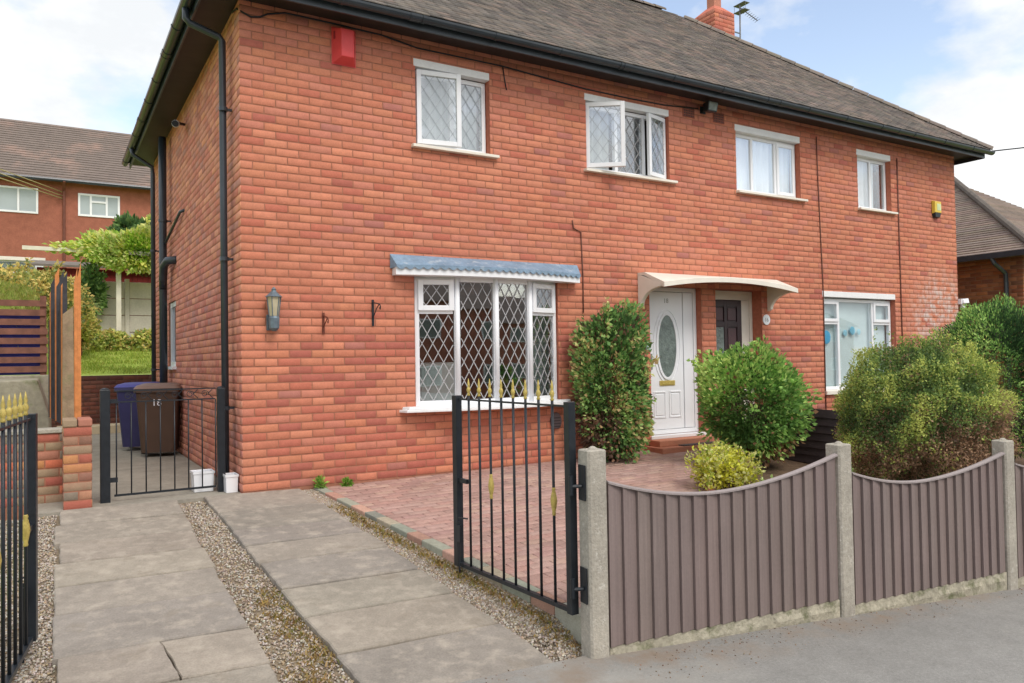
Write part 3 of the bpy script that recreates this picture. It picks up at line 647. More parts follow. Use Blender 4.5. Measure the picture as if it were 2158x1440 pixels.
# ---- doors
YD = .10
def door_frame(x0, x1, m, head=2.24, yd=.10):
    mb = MB(); bars(mb, (0, yd, 0), X, MY, x0+.003, x1-.003, .21, head-.004, .06, -.07, 0); return mb
dr = door_frame(5.30, 6.26, M_UPVC).build('door', M_UPVC, house, bevel=.004); dr['label'] = 'white front door with oval obscured glass'
mb = MB(); mb.obox((0, YD, 0), X, MY, 5.365, 6.00, -.055, -.012, .275, 2.17); mb.build('door_leaf', M_UPVC, dr, bevel=.004)
mb = MB(); mb.obox((0, YD, 0), X, MY, 6.01, 6.19, -.06, -.005, .275, 2.17); mb.build('side_panel', M_UPVC, dr, bevel=.006)
dcx, dcz, da, db = 5.70, 1.42, .165, .43
def oval(mb, r0, r1, d0, d1, seg=36, a0=0, a1=2*math.pi, closed=True):
    ang = np.linspace(a0, a1, seg, endpoint=not closed); vs = []
    for t in ang:
        c, s_ = math.cos(t), math.sin(t)
        for rr, d in ((r0, d0), (r0, d1), (r1, d1), (r1, d0)): vs.append((dcx+c*(da+rr), YD-d, dcz+s_*(db+rr)))
    m = len(ang); fs = []
    for i in range(m if closed else m-1):
        j = (i+1) % m
        for q in range(4): fs.append((4*i+q, 4*i+(q+1) % 4, 4*j+(q+1) % 4, 4*j+q))
    mb.add(vs, fs)
mb = MB(); oval(mb, 0, .035, -.02, .004); mb.build('glazing_bead', M_UPVC, dr)
mb = MB(); oval(mb, .07, .085, -.014, -.004); mb.build('door_moulding', M_UPVC, dr)
mb = MB(); ang = np.linspace(0, 2*math.pi, 36, endpoint=False); mb.prism([(dcx+math.cos(t)*(da+.002), dcz+math.sin(t)*(db+.002)) for t in ang], YD+.006, YD+.013, 'y'); mb.build('oval_glass', M_OBSC, dr)
for s0, s1 in ((5.44, 5.66), (5.72, 5.94)):
    mb = MB(); bars(mb, (0, YD, 0), X, MY, s0, s1, .43, .80, .022, -.013, -.002); mb.build('panel_moulding', M_UPVC, dr, bevel=.006)
    mb = MB(); mb.obox((0, YD, 0), X, MY, s0+.04, s1-.04, -.013, -.005, .47, .76); mb.build('raised_panel', M_UPVC, dr, bevel=.004)
mb = MB(); mb.obox((0, YD, 0), X, MY, 5.55, 5.83, -.013, .0, .875, .945); lb = mb.build('letter_plate', M_GOLD, dr, bevel=.004)
mb = MB(); mb.obox((0, YD, 0), X, MY, 5.585, 5.795, 0.0005, .005, .892, .928, ); mb.build('letter_flap', M_GOLD, dr)
mb = MB(); mb.obox((0, YD, 0), X, MY, 5.38, 5.41, -.012, .02, 1.10, 1.32); mb.build('door_handle', mat('brushed_steel', L(190, 190, 186), .3, ((10, .05),), metal=.9), dr, bevel=.004)
me = tmesh('18', .09, 'door_number'); me.materials.append(mat('grey_number', L(150, 152, 150), .4, ((9, .05),)))
o = link('door_number', me, dr, (5.70, YD+.0105, 2.02)); o.rotation_euler = (R(90), 0, 0)
mb = MB(); mb.box(5.27, 6.29, -.03, .09, .165, .208); mb.build('threshold', M_UPVC, dr, bevel=.004)
YD2 = .175
dr2 = door_frame(6.54, 7.50, M_CREAM, yd=YD2).build('door', M_CREAM, house, bevel=.004); dr2['label'] = 'dark brown panelled front door in cream frame'
M_BROWN = mat('dark_brown_door', L(58, 42, 46), .35, ((8, .15),))
mb = MB(); mb.obox((0, YD2, 0), X, MY, 6.605, 7.265, -.055, -.02, .275, 2.10); mb.build('door_leaf', M_BROWN, dr2)
mb = MB()
for s0, s1 in ((6.605, 6.70), (6.90, 6.96), (7.17, 7.265)): mb.obox((0, YD2, 0), X, MY, s0, s1, -.019, -.004, .275, 2.10)
for c, d in ((.275, .5), (.95, 1.08), (1.70, 1.78), (2.0, 2.10)):
    for s0, s1 in ((6.70, 6.90), (6.96, 7.17)): mb.obox((0, YD2, 0), X, MY, s0, s1, -.019, -.004, c, d)
mb.build('door_rails', M_BROWN, dr2, bevel=.003)
mb = MB(); mb.obox((0, YD2, 0), X, MY, 6.705, 6.895, -.019, -.013, 1.085, 1.695); mb.build('obscured_pane', M_OBSC, dr2)
M_BRP = mat('brown_panel', L(86, 62, 66), .35, ((8, .15),))
for s0, s1, c, d in ((6.72, 6.88, 1.80, 1.98), (6.98, 7.15, 1.80, 1.98), (6.98, 7.15, 1.10, 1.68)):
    mb = MB(); mb.obox((0, YD2, 0), X, MY, s0, s1, -.019, -.008, c, d); mb.build('raised_panel', M_BRP, dr2, bevel=.006)
mb = MB(); mb.obox((0, YD2, 0), X, MY, 7.27, 7.43, -.06, -.01, .275, 2.10); mb.obox((0, YD2, 0), X, MY, 6.605, 7.435, -.06, -.006, 2.104, 2.18); mb.build('side_panel', M_CREAM, dr2)
mb = MB(); mb.lathe((7.20, YD2-.03, 1.12), [(.018, 0), (.022, .02), (.018, .04)], 10); mb.build('door_knob', M_GOLD, dr2, smooth=True)
# step
mb = MB(); mb.box(5.16, 6.40, -.36, -.009, -.2, .085, L(188, 126, 102)); mb.box(5.24, 6.34, -.22, -.0095, .0852, .163, L(194, 132, 106)); st = mb.build('doorstep', M_BRICK, house, bevel=.008)
# ---- moulded canopy over both doors
cl, cw = 5.10, 7.68; cm = (cl+cw)/2; hw = (cw-cl)/2
fz = lambda x: 2.20+.10*(1-((x-cm)/hw)**2)
xs = np.linspace(cl, cw, 25); PR = .52
mb = MB(); vs = []; fs = []
for x in xs:
    zf_ = fz(x); vs += [(x, -.002, 2.40), (x, -.14, 2.395), (x, -PR+.03, zf_+.045), (x, -PR, zf_+.03), (x, -PR, zf_-.03), (x, -PR+.03, zf_-.03), (x, -PR+.05, zf_+.01), (x, -.12, 2.36), (x, -.002, 2.365)]
for i in range(24):
    k = 9*i
    for q in range(9): fs.append((k+q, k+(q+1) % 9, k+9+(q+1) % 9, k+9+q))
fs += [tuple(range(9)), tuple(24*9+j for j in range(8, -1, -1))]
mb.add(vs, fs); dc = mb.build('door_canopy', M_CREAM, house); dc['label'] = 'cream moulded porch canopy with curved brackets over both doors'
for x0, x1 in ((cl, cl+.06), (cw-.06, cw)):
    prof = [(-.002, 2.385)]+[(-PR+.01, 2.205)]
    prof += [(-.10-(PR-.12)*math.cos(t), 1.90+.27*math.sin(t)) for t in np.linspace(R(75), R(10), 9)][:0]
    prof += [(-.06-(PR-.10)*(1-math.sin(t)), 1.95+.235*math.cos(t)) for t in np.linspace(R(4), R(88), 10)]+[(-.002, 1.93)]
    mb = MB(); mb.prism(prof, x0, x1, 'x'); mb.build('canopy_bracket', M_CREAM, dc, bevel=.006)
# ---- roof
PT = R(39); tp, cp, sp_ = math.tan(PT), math.cos(PT), math.sin(PT)
EX0, EX1, EY0, EY1, EZ = -.44, WX+.44, -.44, WY+.44, 4.99
D = (EY1-EY0)/2; RZ = EZ+D*tp
A, B_, C_, D_ = (EX0, EY0, EZ), (EX1, EY0, EZ), (EX1, EY1, EZ), (EX0, EY1, EZ); E1, E2 = (EX0+D, EY0+D, RZ), (EX1-D, EY0+D, RZ)
mb = MB(); mb.add([A, B_, C_, D_, E1, E2], [(0, 1, 5, 4), (1, 2, 5), (2, 3, 4, 5), (3, 0, 4)], L(104, 94, 88)); rf = mb.build('roof', M_TILE, house)
TP = [L(126, 118, 112), L(119, 112, 108), L(132, 122, 115), L(111, 106, 102), L(142, 128, 120), L(121, 115, 110), L(103, 98, 96)]
GA, TW = .098, .166
tiles = []
r = 0
while True:
    t = r*GA
    if t*cp > D-.05: break
    h = t*cp; x = EX0+h+(.083 if r % 2 else 0); 
    while x < EX1-h-.02:
        tiles.append((x, min(x+TW-.004, EX1-h), t)); x += TW
    r += 1
def tile_pts(a, b, t, dz_=0, tl=.13):
    # lower edge lifted on the row beneath
    q = lambda x, tt, hgt: (x, EY0+tt*cp-hgt*sp_, EZ+tt*sp_+hgt*cp)
    l0, l1 = .018+dz_, .006
    return [q(a, t-.03, l0-.012), q(b, t-.03, l0-.012), q(b, t+tl-.03, l1-.012), q(a, t+tl-.03, l1-.012), q(a, t-.03, l0), q(b, t-.03, l0), q(b, t+tl-.03, l1), q(a, t+tl-.03, l1)]
TFC = [(4, 5, 6, 7), (0, 1, 5, 4), (1, 2, 6, 5), (3, 0, 4, 7)]
sz = sorted([(-screen_size((x0, EY0+t*cp, EZ+t*sp_), 1), i) for i, (x0, x1, t) in enumerate(tiles) if x1-x0 > .16]); pick = set(i for s_, i in sz[:300] if s_ < 0)
prot = []
for c in TP:
    for _ in range(2):
        v = np.array(tile_pts(-TW/2+.002, TW/2-.002, 0, random.uniform(0, .004)))-np.array((0, EY0, EZ)); prot.append(arrays_mesh('roof_tile', v, np.array(TFC), np.array([jit(c, .06)]*4), [M_TILE]))
V = []; F = []; C = []
for i, (a, b, t) in enumerate(tiles):
    w = [3, 3, 2, 2, 1.2, 2, 1]
    if vn(a*1.3, t*1.5+9) > .62: w = [2, 2, 3, 1, 4, 1, .5]
    ci = random.choices(range(7), w)[0]
    if i in pick: link('roof_tile', prot[ci*2+random.randrange(2)], rf, ((a+b)/2, EY0+t*cp, EZ+t*sp_))
    else:
        k = len(V); V += tile_pts(a, b, t, random.uniform(0, .005)); F += [[q+k for q in f_] for f_ in TFC]; C += [jit(TP[ci], .08)]*4
o = link('roof_tiles', arrays_mesh('roof_tiles', np.array(V)-WORLD[rf], np.array(F), np.array(C), [M_TILE]), rf, WORLD[rf]); tag(o, kind='stuff')
# ridge and hip tiles
def ridge(p, q, step=.3, r=.11):
    p, q = np.array(p), np.array(q); ln = np.linalg.norm(q-p); u = (q-p)/ln; m = int(ln/step)
    for i in range(m):
        a, b = p+u*(i*step), p+u*((i+1)*step-.008); mb = MB()
        n = np.cross(u, (0, 0, 1.)); n /= np.linalg.norm(n); k = np.cross(n, u); vs = []
        for c_, rr in ((a, r+.008), (b, r-.004)):
            for t in np.linspace(0, math.pi, 7): vs.append(c_+n*math.cos(t)*rr+k*(math.sin(t)*rr*.75-.02))
        for c_, rr in ((a, r-.01), (b, r-.022)):
            for t in np.linspace(0, math.pi, 7): vs.append(c_+n*math.cos(t)*rr+k*(math.sin(t)*rr*.75-.02))
        fs = [(i_, i_+1, 8+i_, 7+i_) for i_ in range(6)]+[(14+i_, 21+i_, 22+i_, 15+i_) for i_ in range(6)]+[(i_, 14+i_, 15+i_, i_+1) for i_ in range(6)]+[(7+i_, 8+i_, 22+i_, 21+i_) for i_ in range(6)]
        mb.add(vs, fs, jit(L(128, 118, 110), .12)); mb.build('ridge_tile', M_TILE, rf)
ridge(B_, E2); ridge(E1, E2); ridge(A, E1)
# fascia, soffit, gutters
mb = MB(); mb.box(-.36, WX+.36, -.375, -.352, 4.84, 5.0); mb.build('fascia', M_BLACK, house, bevel=.003)
mb = MB(); mb.box(-.375, -.352, -.35, WY+.36, 4.84, 5.0); mb.build('fascia', M_BLACK, house, bevel=.003)
mb = MB(); mb.box(WX+.352, WX+.375, -.35, WY+.36, 4.84, 5.0); mb.build('fascia', M_BLACK, house)
mb = MB(); mb.box(-.351, WX+.351, -.3515, .25, 4.915, 4.935); mb.box(-.351, .25, .2501, WY+.36, 4.915, 4.935); mb.box(WX-.25, WX+.351, .2501, WY+.36, 4.915, 4.935); mb.build('soffit', M_SOFFIT, house)
def gutter(p, q, n, lead_in=0):
    p, q, n = np.array(p, float), np.array(q, float), np.array(n, float); u = (q-p)/np.linalg.norm(q-p); r = .058; mb = MB(); vs = []; k = np.array((0, 0, 1.))
    prof = [(-math.cos(t)*r, -math.sin(t)*r) for t in np.linspace(0, math.pi, 9)]; prof += [(-math.cos(t)*(r-.006), -math.sin(t)*(r-.006)) for t in np.linspace(math.pi, 0, 9)]
    for c_ in (p, q): vs += [c_+n*a+k*b for a, b in prof]
    m = len(prof); fs = [(i, (i+1) % m, m+(i+1) % m, m+i) for i in range(m)]+[tuple(range(m)), tuple(range(2*m-1, m-1, -1))]; mb.add(vs, fs); g_ = mb.build('gutter', M_BLACK, house)
    ln = np.linalg.norm(q-p)
    for s_ in np.arange(.5, ln, .9):
        mb = MB(); c_ = p+u*s_; pr = [(-math.cos(t)*(r+.007), -math.sin(t)*(r+.007)) for t in np.linspace(0, math.pi, 9)]; pr2 = [(-math.cos(t)*(r+.0005), -math.sin(t)*(r+.0005)) for t in np.linspace(math.pi, 0, 9)]; pp = pr+pr2; vs = []
        for e in (-.018, .018): vs += [c_+u*e+n*a+k*b for a, b in pp]
        m = len(pp); mb.add(vs, [(i, (i+1) % m, m+(i+1) % m, m+i) for i in range(m)]+[tuple(range(m)), tuple(range(2*m-1, m-1, -1))]); mb.build('gutter_bracket', M_BLACK, g_)
    for s_ in np.arange(2.2, ln, 2.9):
        mb = MB(); c_ = p+u*s_; pr = [(-math.cos(t)*(r+.006), -math.sin(t)*(r+.006)) for t in np.linspace(0, math.pi, 9)]; pr2 = [(-math.cos(t)*(r+.0005), -math.sin(t)*(r+.0005)) for t in np.linspace(math.pi, 0, 9)]; pp = pr+pr2; vs = []
        for e in (-.06, .06): vs += [c_+u*e+n*a+k*b for a, b in pp]
        m = len(pp); mb.add(vs, [(i, (i+1) % m, m+(i+1) % m, m+i) for i in range(m)]+[tuple(range(m)), tuple(range(2*m-1, m-1, -1))]); mb.build('gutter_union', M_BLACK, g_)
gutter((-.49, -.436, 4.955), (WX+.49, -.436, 4.955), (0, -1, 0)); gutter((-.436, -.37, 4.955), (-.436, WY+.45, 4.955), (-1, 0, 0))
# downpipes
def downpipe(pts, r, clips=(), name='downpipe'):
    mb = MB(); mb.tube(pts, r, 12); d = mb.build(name, M_BLACK, house, smooth=True)
    for z in clips:
        mb = MB(); x, y = pts[-1][0], pts[-1][1]; mb.lathe((x, y, z-.02), [(r+.008, 0), (r+.008, .04)], 12); mb.box(x, -.003, y-.012, y+.012, z-.012, z+.012); mb.build('pipe_clip', M_BLACK, d)
    return d
downpipe([(-.436, .43, 4.90), (-.436, .43, 4.80), (-.40, .425, 4.755), (-.12, .40, 4.66), (-.09, .40, 4.62), (-.09, .39, 3.0), (-.09, .37, .12)], .036, (3.9, 2.35, .82))
downpipe([(-.436, 6.28, 4.90), (-.43, 6.28, 4.8), (-.13, 6.28, 4.62), (-.12, 6.28, 4.5), (-.12, 6.27, -.01)], .036, (3.2, 1.2))
sp2 = downpipe([(-.12, 5.0, 4.80), (-.12, 5.0, 2.9), (-.12, 5.0, -.01)], .057, (3.5,), 'soil_pipe')
mb = MB(); mb.tube([(-.12, 5.0, 2.45), (-.13, 4.92, 2.62), (-.13, 4.82, 2.78), (-.10, 4.62, 2.84), (.02, 4.45, 2.84)], .06, 10); mb.build('pipe_branch', M_BLACK, sp2, smooth=True)
mb = MB(); mb.tube([(-.09, 4.95, 3.15), (-.05, 3.7, 3.42), (.01, 3.62, 3.44)], .022, 8); mb.build('waste_pipe', M_BLACK, sp2, smooth=True)
# air bricks and chimney
for x, z in ((6.09, 4.715), (6.68, 4.72)):
    mb = MB(); mb.box(x-.11, x+.11, -.0135, .0, z-.075, z+.075)
    for i in range(5):
        for j in range(3): pass
    ab = mb.build('air_brick', mat('air_brick', L(140, 82, 68), .9, ((20, .15),)), house)
    mb = MB()
    for i in range(6):
        for j in range(4): mb.box(x-.09+i*.032, x-.09+i*.032+.018, -.0155, -.0137, z-.062+j*.034, z-.062+j*.034+.018)
    mb.build('grille_holes', M_SOFFIT, ab)
CX, CY = 10.17, 3.35
mb = MB(); mb.box(CX-.28, CX+.28, CY-.28, CY+.28, 6.9, 8.30, L(176, 104, 84)); 
mb.hexa([(CX-.28, CY-.28, 8.30), (CX+.28, CY-.28, 8.30), (CX+.28, CY+.28, 8.30), (CX-.28, CY+.28, 8.30), (CX-.12, CY-.12, 8.46), (CX+.12, CY-.12, 8.46), (CX+.12, CY+.12, 8.46), (CX-.12, CY+.12, 8.46)], L(196, 116, 96))
ch = mb.build('chimney', M_BRICK, house)
for o_, u_, n_, s_ in (((CX-.28, CY-.28, 0), X, MY, .56), ((CX-.28, CY-.28, 0), Y_, MX, .56)): brickwork(ch, o_, u_, n_, s_, 7.06, 15, (), dull_tone, 0)
mb = MB(); mb.box(CX-.10, CX+.10, CY-.10, CY+.10, 8.461, 8.80, L(186, 128, 108)); mb.lathe((CX, CY, 8.801), [(.10, 0), (.16, .05), (.17, .16), (.12, .2)], 12, L(110, 96, 70)); mb.build('chimney_pot', M_BRICK, ch)
# ================================================================== fence along the pavement
FA = R(-5.5); FU = np.array((math.cos(FA), math.sin(FA), 0)); FN = np.array((math.sin(FA), -math.cos(FA), 0)); P0 = np.array((1.02, -4.37, 0))
fp = lambda s_, d=0, z=0: P0+FU*s_+FN*d+np.array((0, 0, z))
def conc_post(s_, zt, zb, label, w=.062, tilt=0):
    e = empty('concrete_post', fp(s_, -.03, zb)); tag(e, label, 'post', 'concrete fence posts')
    mb = MB(); q = lambda a, d, z: fp(s_+a+(z-zb)*tilt, -.03+d, z)
    c = .012; ring = lambda w_, z: [q(-w_+c, -w_, z), q(w_-c, -w_, z), q(w_, -w_+c, z), q(w_, w_-c, z), q(w_-c, w_, z), q(-w_+c, w_, z), q(-w_, w_-c, z), q(-w_, -w_+c, z)]
    vs = ring(w, zb-.15)+ring(w, zt-.006)+ring(w-.006, zt); fs = [(i, (i+1) % 8, 8+(i+1) % 8, 8+i) for i in range(8)]+[(8+i, 8+(i+1) % 8, 16+(i+1) % 8, 16+i) for i in range(8)]+[tuple(range(16, 24)), tuple(range(7, -1, -1))]
    mb.add(vs, fs); mb.build('shaft', M_CONC, e)
    mb = MB(); t = q(.005, 0, zt); mb.lathe(t, [(.030, -.004), (.026, .006), (.014, .015), (.004, .018)], 9); mb.build('mortar_cap', M_CONC, e)
    return e
p1 = conc_post(0, .745, -.43, 'concrete gate post carrying the open black gate hinges')
for z, s_ in ((.56, 1), (-.02, 1)):
    mb = MB(); c = fp(-.065, -.02, z); mb.obox(fp(-.0655, -.03, 0), -FN, -FU, -.035, .035, 0, .007, z-.10, z+.10); hp = mb.build('hinge_plate', M_IRON, p1)
    mb = MB(); mb.tube([fp(-.072, -.03, z-.02), fp(-.13, -.05, z-.02)], .011, 8); mb.tube([fp(-.13, -.05, z-.07), fp(-.13, -.05, z+.04)], .013, 8); mb.build('hinge_pin', M_IRON, hp)
conc_post(1.965, .655, -.52, 'weathered concrete post between the two scooped fence panels')
conc_post(3.76, .572, -.60, 'narrow concrete post at the far side of the second scooped panel', .058)
e = empty('concrete_post', (-2.0, -4.33, -.33)); tag(e, 'concrete gate post holding the gate at the left picture edge', 'post', 'concrete fence posts')
mb = MB(); mb.box(-2.07, -1.945, -4.39, -4.265, -.5, .80); mb.build('shaft', M_CONC, e, bevel=.008); mb = MB(); mb.lathe((-2.0, -4.33, .80), [(.03, -.004), (.014, .014), (.004, .018)], 9); mb.build('mortar_cap', M_CONC, e)
FCOL = L(128, 114, 110)
def fence_panel(s0, s1, zb, zl, zm, zr, tm, label, nb=18):
    e = empty('fence_panel', fp((s0+s1)/2, 0, zb)); tag(e, label, 'fence', 'scooped brown fence panels along the pavement')
    def top(s_):
        t = (s_-s0)/(s1-s0)
        return zm+(zl-zm)*((tm-t)/tm)**2 if t < tm else zm+(zr-zm)*((t-tm)/(1-tm))**1.8
    w = (s1-s0)/nb
    for i in range(nb):
        a, b = s0+i*w+.001, s0+(i+1)*w-.0005; b = min(b, s1); mb = MB(); c = jit(FCOL, .035)
        n_ = 3; vs = []
        for j in range(n_+1):
            s_ = a+(b-a)*j/n_; d = .023-.020*j/n_
            vs += [fp(s_, -.006, zb), fp(s_, d, zb), fp(s_, d, top(s_)), fp(s_, -.006, top(s_))]
        fs = [(0, 1, 2, 3), tuple(4*n_+q for q in (3, 2, 1, 0))]
        for j in range(n_):
            k = 4*j; fs += [(k, k+4, k+5, k+1), (k+1, k+5, k+6, k+2), (k+2, k+6, k+7, k+3), (k+3, k+7, k+4, k)]
        mb.add(vs, fs, c); mb.build('board', M_FENCE, e)
    mb = MB(); m = 28; vs = []
    for j in range(m+1):
        s_ = s0+(s1-s0)*j/m; z = top(s_)
        for d, h in ((-.022, -.004), (.028, -.004), (.028, .006), (.004, .014), (-.022, .006)): vs.append(fp(s_, d, z+h))
    fs = [(5*j+q, 5*j+(q+1) % 5, 5*j+5+(q+1) % 5, 5*j+5+q) for j in range(m) for q in range(5)]+[(0, 1, 2, 3, 4), tuple(5*m+q for q in (4, 3, 2, 1, 0))]
    mb.add(vs, fs, L(150, 140, 138)); mb.build('capping', M_FENCE, e)
    for z in (zb+.12, zb+.55):
        mb = MB(); mb.obox(fp(0, 0, 0), FU, FN, s0, s1, -.045, -.012, z, z+.04, FCOL); mb.build('back_rail', M_FENCE, e)
    mb = MB(); q = P0
    e2 = empty('gravel_board', fp((s0+s1)/2, 0, zb-.26)); 
    nb2 = 7; x0 = s0
    vs = []; fs = []; m = 36; h = 7
    mb = MB()
    for j in range(m+1):
        for i in range(h):
            s_ = s0+(s1-s0)*j/m; f = i/(h-1); z = zb-.003-.36*f; course = int(f*3); jo = ((j+course*3) % 6 == 0)
            d = .012+.012*vn(j*.7+s0*3, i*1.3)-(0.012 if (jo or abs((f*3) % 1) < .08) else 0)
            vs.append(fp(s_, d, z))
    for j in range(m):
        for i in range(h-1): k = j*h+i; fs.append((k, k+1, k+h+1, k+h))
    mb.add(vs, fs); mb.obox(P0, FU, FN, s0, s1, -.03, .0115, zb-.363, zb-.003); mb.build('panel', M_GRAVB, e2)
    return e, e2
a, b = fence_panel(.072, 1.895, -.38, .553, .425, .585, .44, 'scooped brown fence panel nearest the gate post')
tag(b, 'mossy rock-faced concrete gravel board under the nearest fence panel', 'gravel board', 'concrete gravel boards under the fence')
a, b = fence_panel(2.035, 3.695, -.435, .452, .338, .475, .42, 'second scooped brown fence panel in front of the globe conifer', 17)
tag(b, 'pale concrete gravel board under the second fence panel', 'gravel board', 'concrete gravel boards under the fence')
a, b = fence_panel(3.825, 5.6, -.50, .385, .27, .40, .44, 'third scooped brown fence panel, cut by the right edge of the picture')
tag(b, 'concrete gravel board under the fence panel at the right picture edge', 'gravel board', 'concrete gravel boards under the fence')
conc_post(5.665, .46, -.68, 'last concrete fence post beyond the right picture edge')

# ================================================================== driveway gates
def finial(mb, c, h=.125, r=.0155):
    mb.lathe(c, [(.008, 0), (.013, .008), (.008, .018), (.010, .024), (r, .044), (.011, .058), (.007, .066), (.010, .078), (.006, .1), (.0015, h)], 8)
def collar(mb, c):
    mb.lathe((c[0], c[1], c[2]-.085), [(.007, 0), (.012, .012), (.010, .025), (.017, .06), (.021, .09), (.017, .12), (.010, .15), (.012, .16), (.007, .175)], 8)
def gate(hinge, free, zb, zt, label, nb, collars, swap=False):
    h = np.array(hinge); f = np.array(free); ln = np.linalg.norm(f-h); u = (f-h)/ln; u3 = np.array((u[0], u[1], 0)); n3 = np.array((-u[1], u[0], 0)); o = np.array((h[0], h[1], 0))
    e = empty('driveway_gate', (h[0], h[1], zb)); tag(e, label, 'gate', 'black driveway gates with gold finials')
    for a, nm, w in ((.0, 'hinge_stile', .05), (ln-.06, 'closing_stile', .06)):
        mb = MB(); mb.obox(o, u3, n3, a, a+w, -.025, .025, zb-.005, zt+.02); mb.build(nm, M_IRON, e, bevel=.003)
    mb = MB(); mb.obox(o, u3, n3, .05, ln-.06, -.006, .006, zt-.012, zt); mb.build('top_rail', M_IRON, e)
    mb = MB(); mb.obox(o, u3, n3, .05, ln-.06, -.014, .014, zb+.0, zb+.025); mb.build('bottom_rail', M_IRON, e)
    for i in range(nb):
        s_ = .05+(ln-.11)*(i+1)/(nb+1); p = o+u3*s_
        mb = MB(); mb.lathe((p[0], p[1], zb+.025), [(.0088, 0), (.0088, zt-zb+.0)], 8); br = mb.build('bar', M_IRON, e, smooth=True)
        mb = MB(); finial(mb, (p[0], p[1], zt+.02)); mb.build('finial', M_GOLD, br, smooth=True)
        if i in collars:
            mb = MB(); collar(mb, (p[0], p[1], .415)); mb.build('basket_collar', M_GOLD, br, smooth=True)
    s_ = ln-.06
    mb = MB(); mb.obox(o, u3, n3, s_-.11, s_-.002, -.012, .012, .395, .425); mb.build('latch_arm', M_IRON, e)
    mb = MB(); p = o+u3*(s_-.03)+n3*.03; mb.tube([p+np.array((0, 0, .12)), p+np.array((0, 0, -.30))], .007, 6); mb.tube([p+np.array((0, 0, .15)), p-u3*.12+np.array((0, 0, .16))], .006, 6); mb.obox(p, u3, n3, -.03, .03, -.012, .012, -.02, .1); mb.build('drop_bolt', M_IRON, e)
    return e
gate((.945, -4.262), (.880, -2.895), -.20, .995, 'open black steel gate with gold finials hung on the concrete gate post', 8, (0, 5))
gate((-1.905, -4.27), (-1.718, -2.93), -.20, .995, 'open black steel gate with gold finials at the left picture edge', 8, (2, 7))

# ================================================================== garden side gate
e = empty('side_gate', (-.66, .3, 0)); tag(e, 'low black iron side gate with two steel posts closing the passage', 'gate')
for x, w in ((-1.185, .042), (-.148, .035)):
    mb = MB(); mb.box(x-w, x+w, .26, .26+2*w, -.02, 1.045 if x < -1 else 1.03); mb.lathe((x, .26+w, 1.045 if x < -1 else 1.03), [(w, 0), (w*.8, .012), (.01, .018)], 8); mb.build('post', M_IRON, e, bevel=.004)
gx0, gx1 = -1.09, -.20
for z, r in ((1.03, .006), (.925, .006), (.045, .010)):
    mb = MB(); mb.box(gx0-.02, gx1+.0, .29, .302, z-r, z+r); mb.build('rail', M_IRON, e)
for i in range(8):
    x = gx0+(gx1-gx0)*i/7; mb = MB(); mb.lathe((x, .296, .055), [(.0065, 0), (.0065, .865)], 8); mb.build('bar', M_IRON, e, smooth=True)
for i in range(6):
    x = gx0+.10+i*.138; mb = MB()
    mb.tube([(x+.035*math.cos(t)*(1-t/14), .296, .978+.035*math.sin(t)*(1-t/14)) for t in np.linspace(0, 9, 18)], .004, 5); mb.tube([(x+.03, .296, .978), (x+.07, .296, 1.02)], .004, 5); mb.tube([(x+.03, .296, .978), (x+.075, .296, .935)], .004, 5); mb.build('scroll', M_IRON, e)
mb = MB(); mb.box(-1.15, -1.08, .285, .31, .17, .215); mb.build('hinge', M_IRON, e)
mb = MB(); mb.box(-1.15, -1.08, .285, .31, .915, .955); mb.build('hinge', M_IRON, e)

# ================================================================== bins and tubs
def bin_(loc, rz, body, lid, label, group, num=None):
    e = empty('wheelie_bin', loc); tag(e, label, 'bin', group)
    c, s_ = math.cos(rz), math.sin(rz); T = lambda p: (loc[0]+p[0]*c-p[1]*s_, loc[1]+p[0]*s_+p[1]*c, loc[2]+p[2])
    m = mat('bin_'+label.split()[0], body, .5, ((5, .1),)); ml = mat('lid_'+label.split()[0], lid, .5, ((5, .1),))
    def tb(ax, ay, bx, by, z0, z1, oy=0, n=6):      # rounded tapered box
        P = []
        for (hx, hy, z) in ((ax, ay, z0), (bx, by, z1)):
            r = .05
            for cx_, cy_, t0 in ((hx-r, hy-r, 0), (-hx+r, hy-r, 90), (-hx+r, -hy+r, 180), (hx-r, -hy+r, 270)):
                for t in np.linspace(t0, t0+90, 4): P.append(T((cx_+r*math.cos(R(t)), oy+cy_+r*math.sin(R(t)), z)))
        return P, [(i, (i+1) % 16, 16+(i+1) % 16, 16+i) for i in range(16)]+[tuple(range(15, -1, -1)), tuple(range(16, 32))]
    mb = MB(); mb.add(*tb(.22, .24, .275, .33, .06, .94)); mb.build('body', m, e)
    mb = MB(); mb.add(*tb(.295, .355, .295, .355, .90, .955)); mb.build('rim', m, e, bevel=.01)
    mb = MB(); mb.add(*tb(.30, .36, .27, .30, .957, 1.0)); mb.add(*tb(.27, .30, .2, .2, 1.0, 1.025)); mb.build('lid', ml, e)
    mb = MB(); mb.tube([T((-.24, .40, .93)), T((.24, .40, .93))], .018, 8); mb.tube([T((-.24, .40, .93)), T((-.24, .33, .93))], .018, 8); mb.tube([T((.24, .40, .93)), T((.24, .33, .93))], .018, 8); mb.build('handle', ml, e)
    for sx in (-.26, .26):
        mb = MB(); mb.tube([T((sx-.025, .29, .10)), T((sx+.025, .29, .10))], .10, 16); mb.build('wheel', M_IRON, e)
    if num:
        me = tmesh(num, .13, 'bin_number'); me.materials.append(M_UPVC); o = link('bin_number', me, e, T((0, -.331+.0, .72))); o.rotation_euler = (R(90-5), 0, rz)
    return e
bin_((-.27, 4.15, -.01), R(-14), L(92, 72, 60), L(128, 104, 92), 'brown wheelie bin with white number standing by the side wall', 'wheelie bins', '18')
bin_((-.40, 5.2, -.01), R(-24), L(64, 62, 104), L(66, 66, 140), 'dark blue wheelie bin partly hidden behind the brown one', 'wheelie bins')
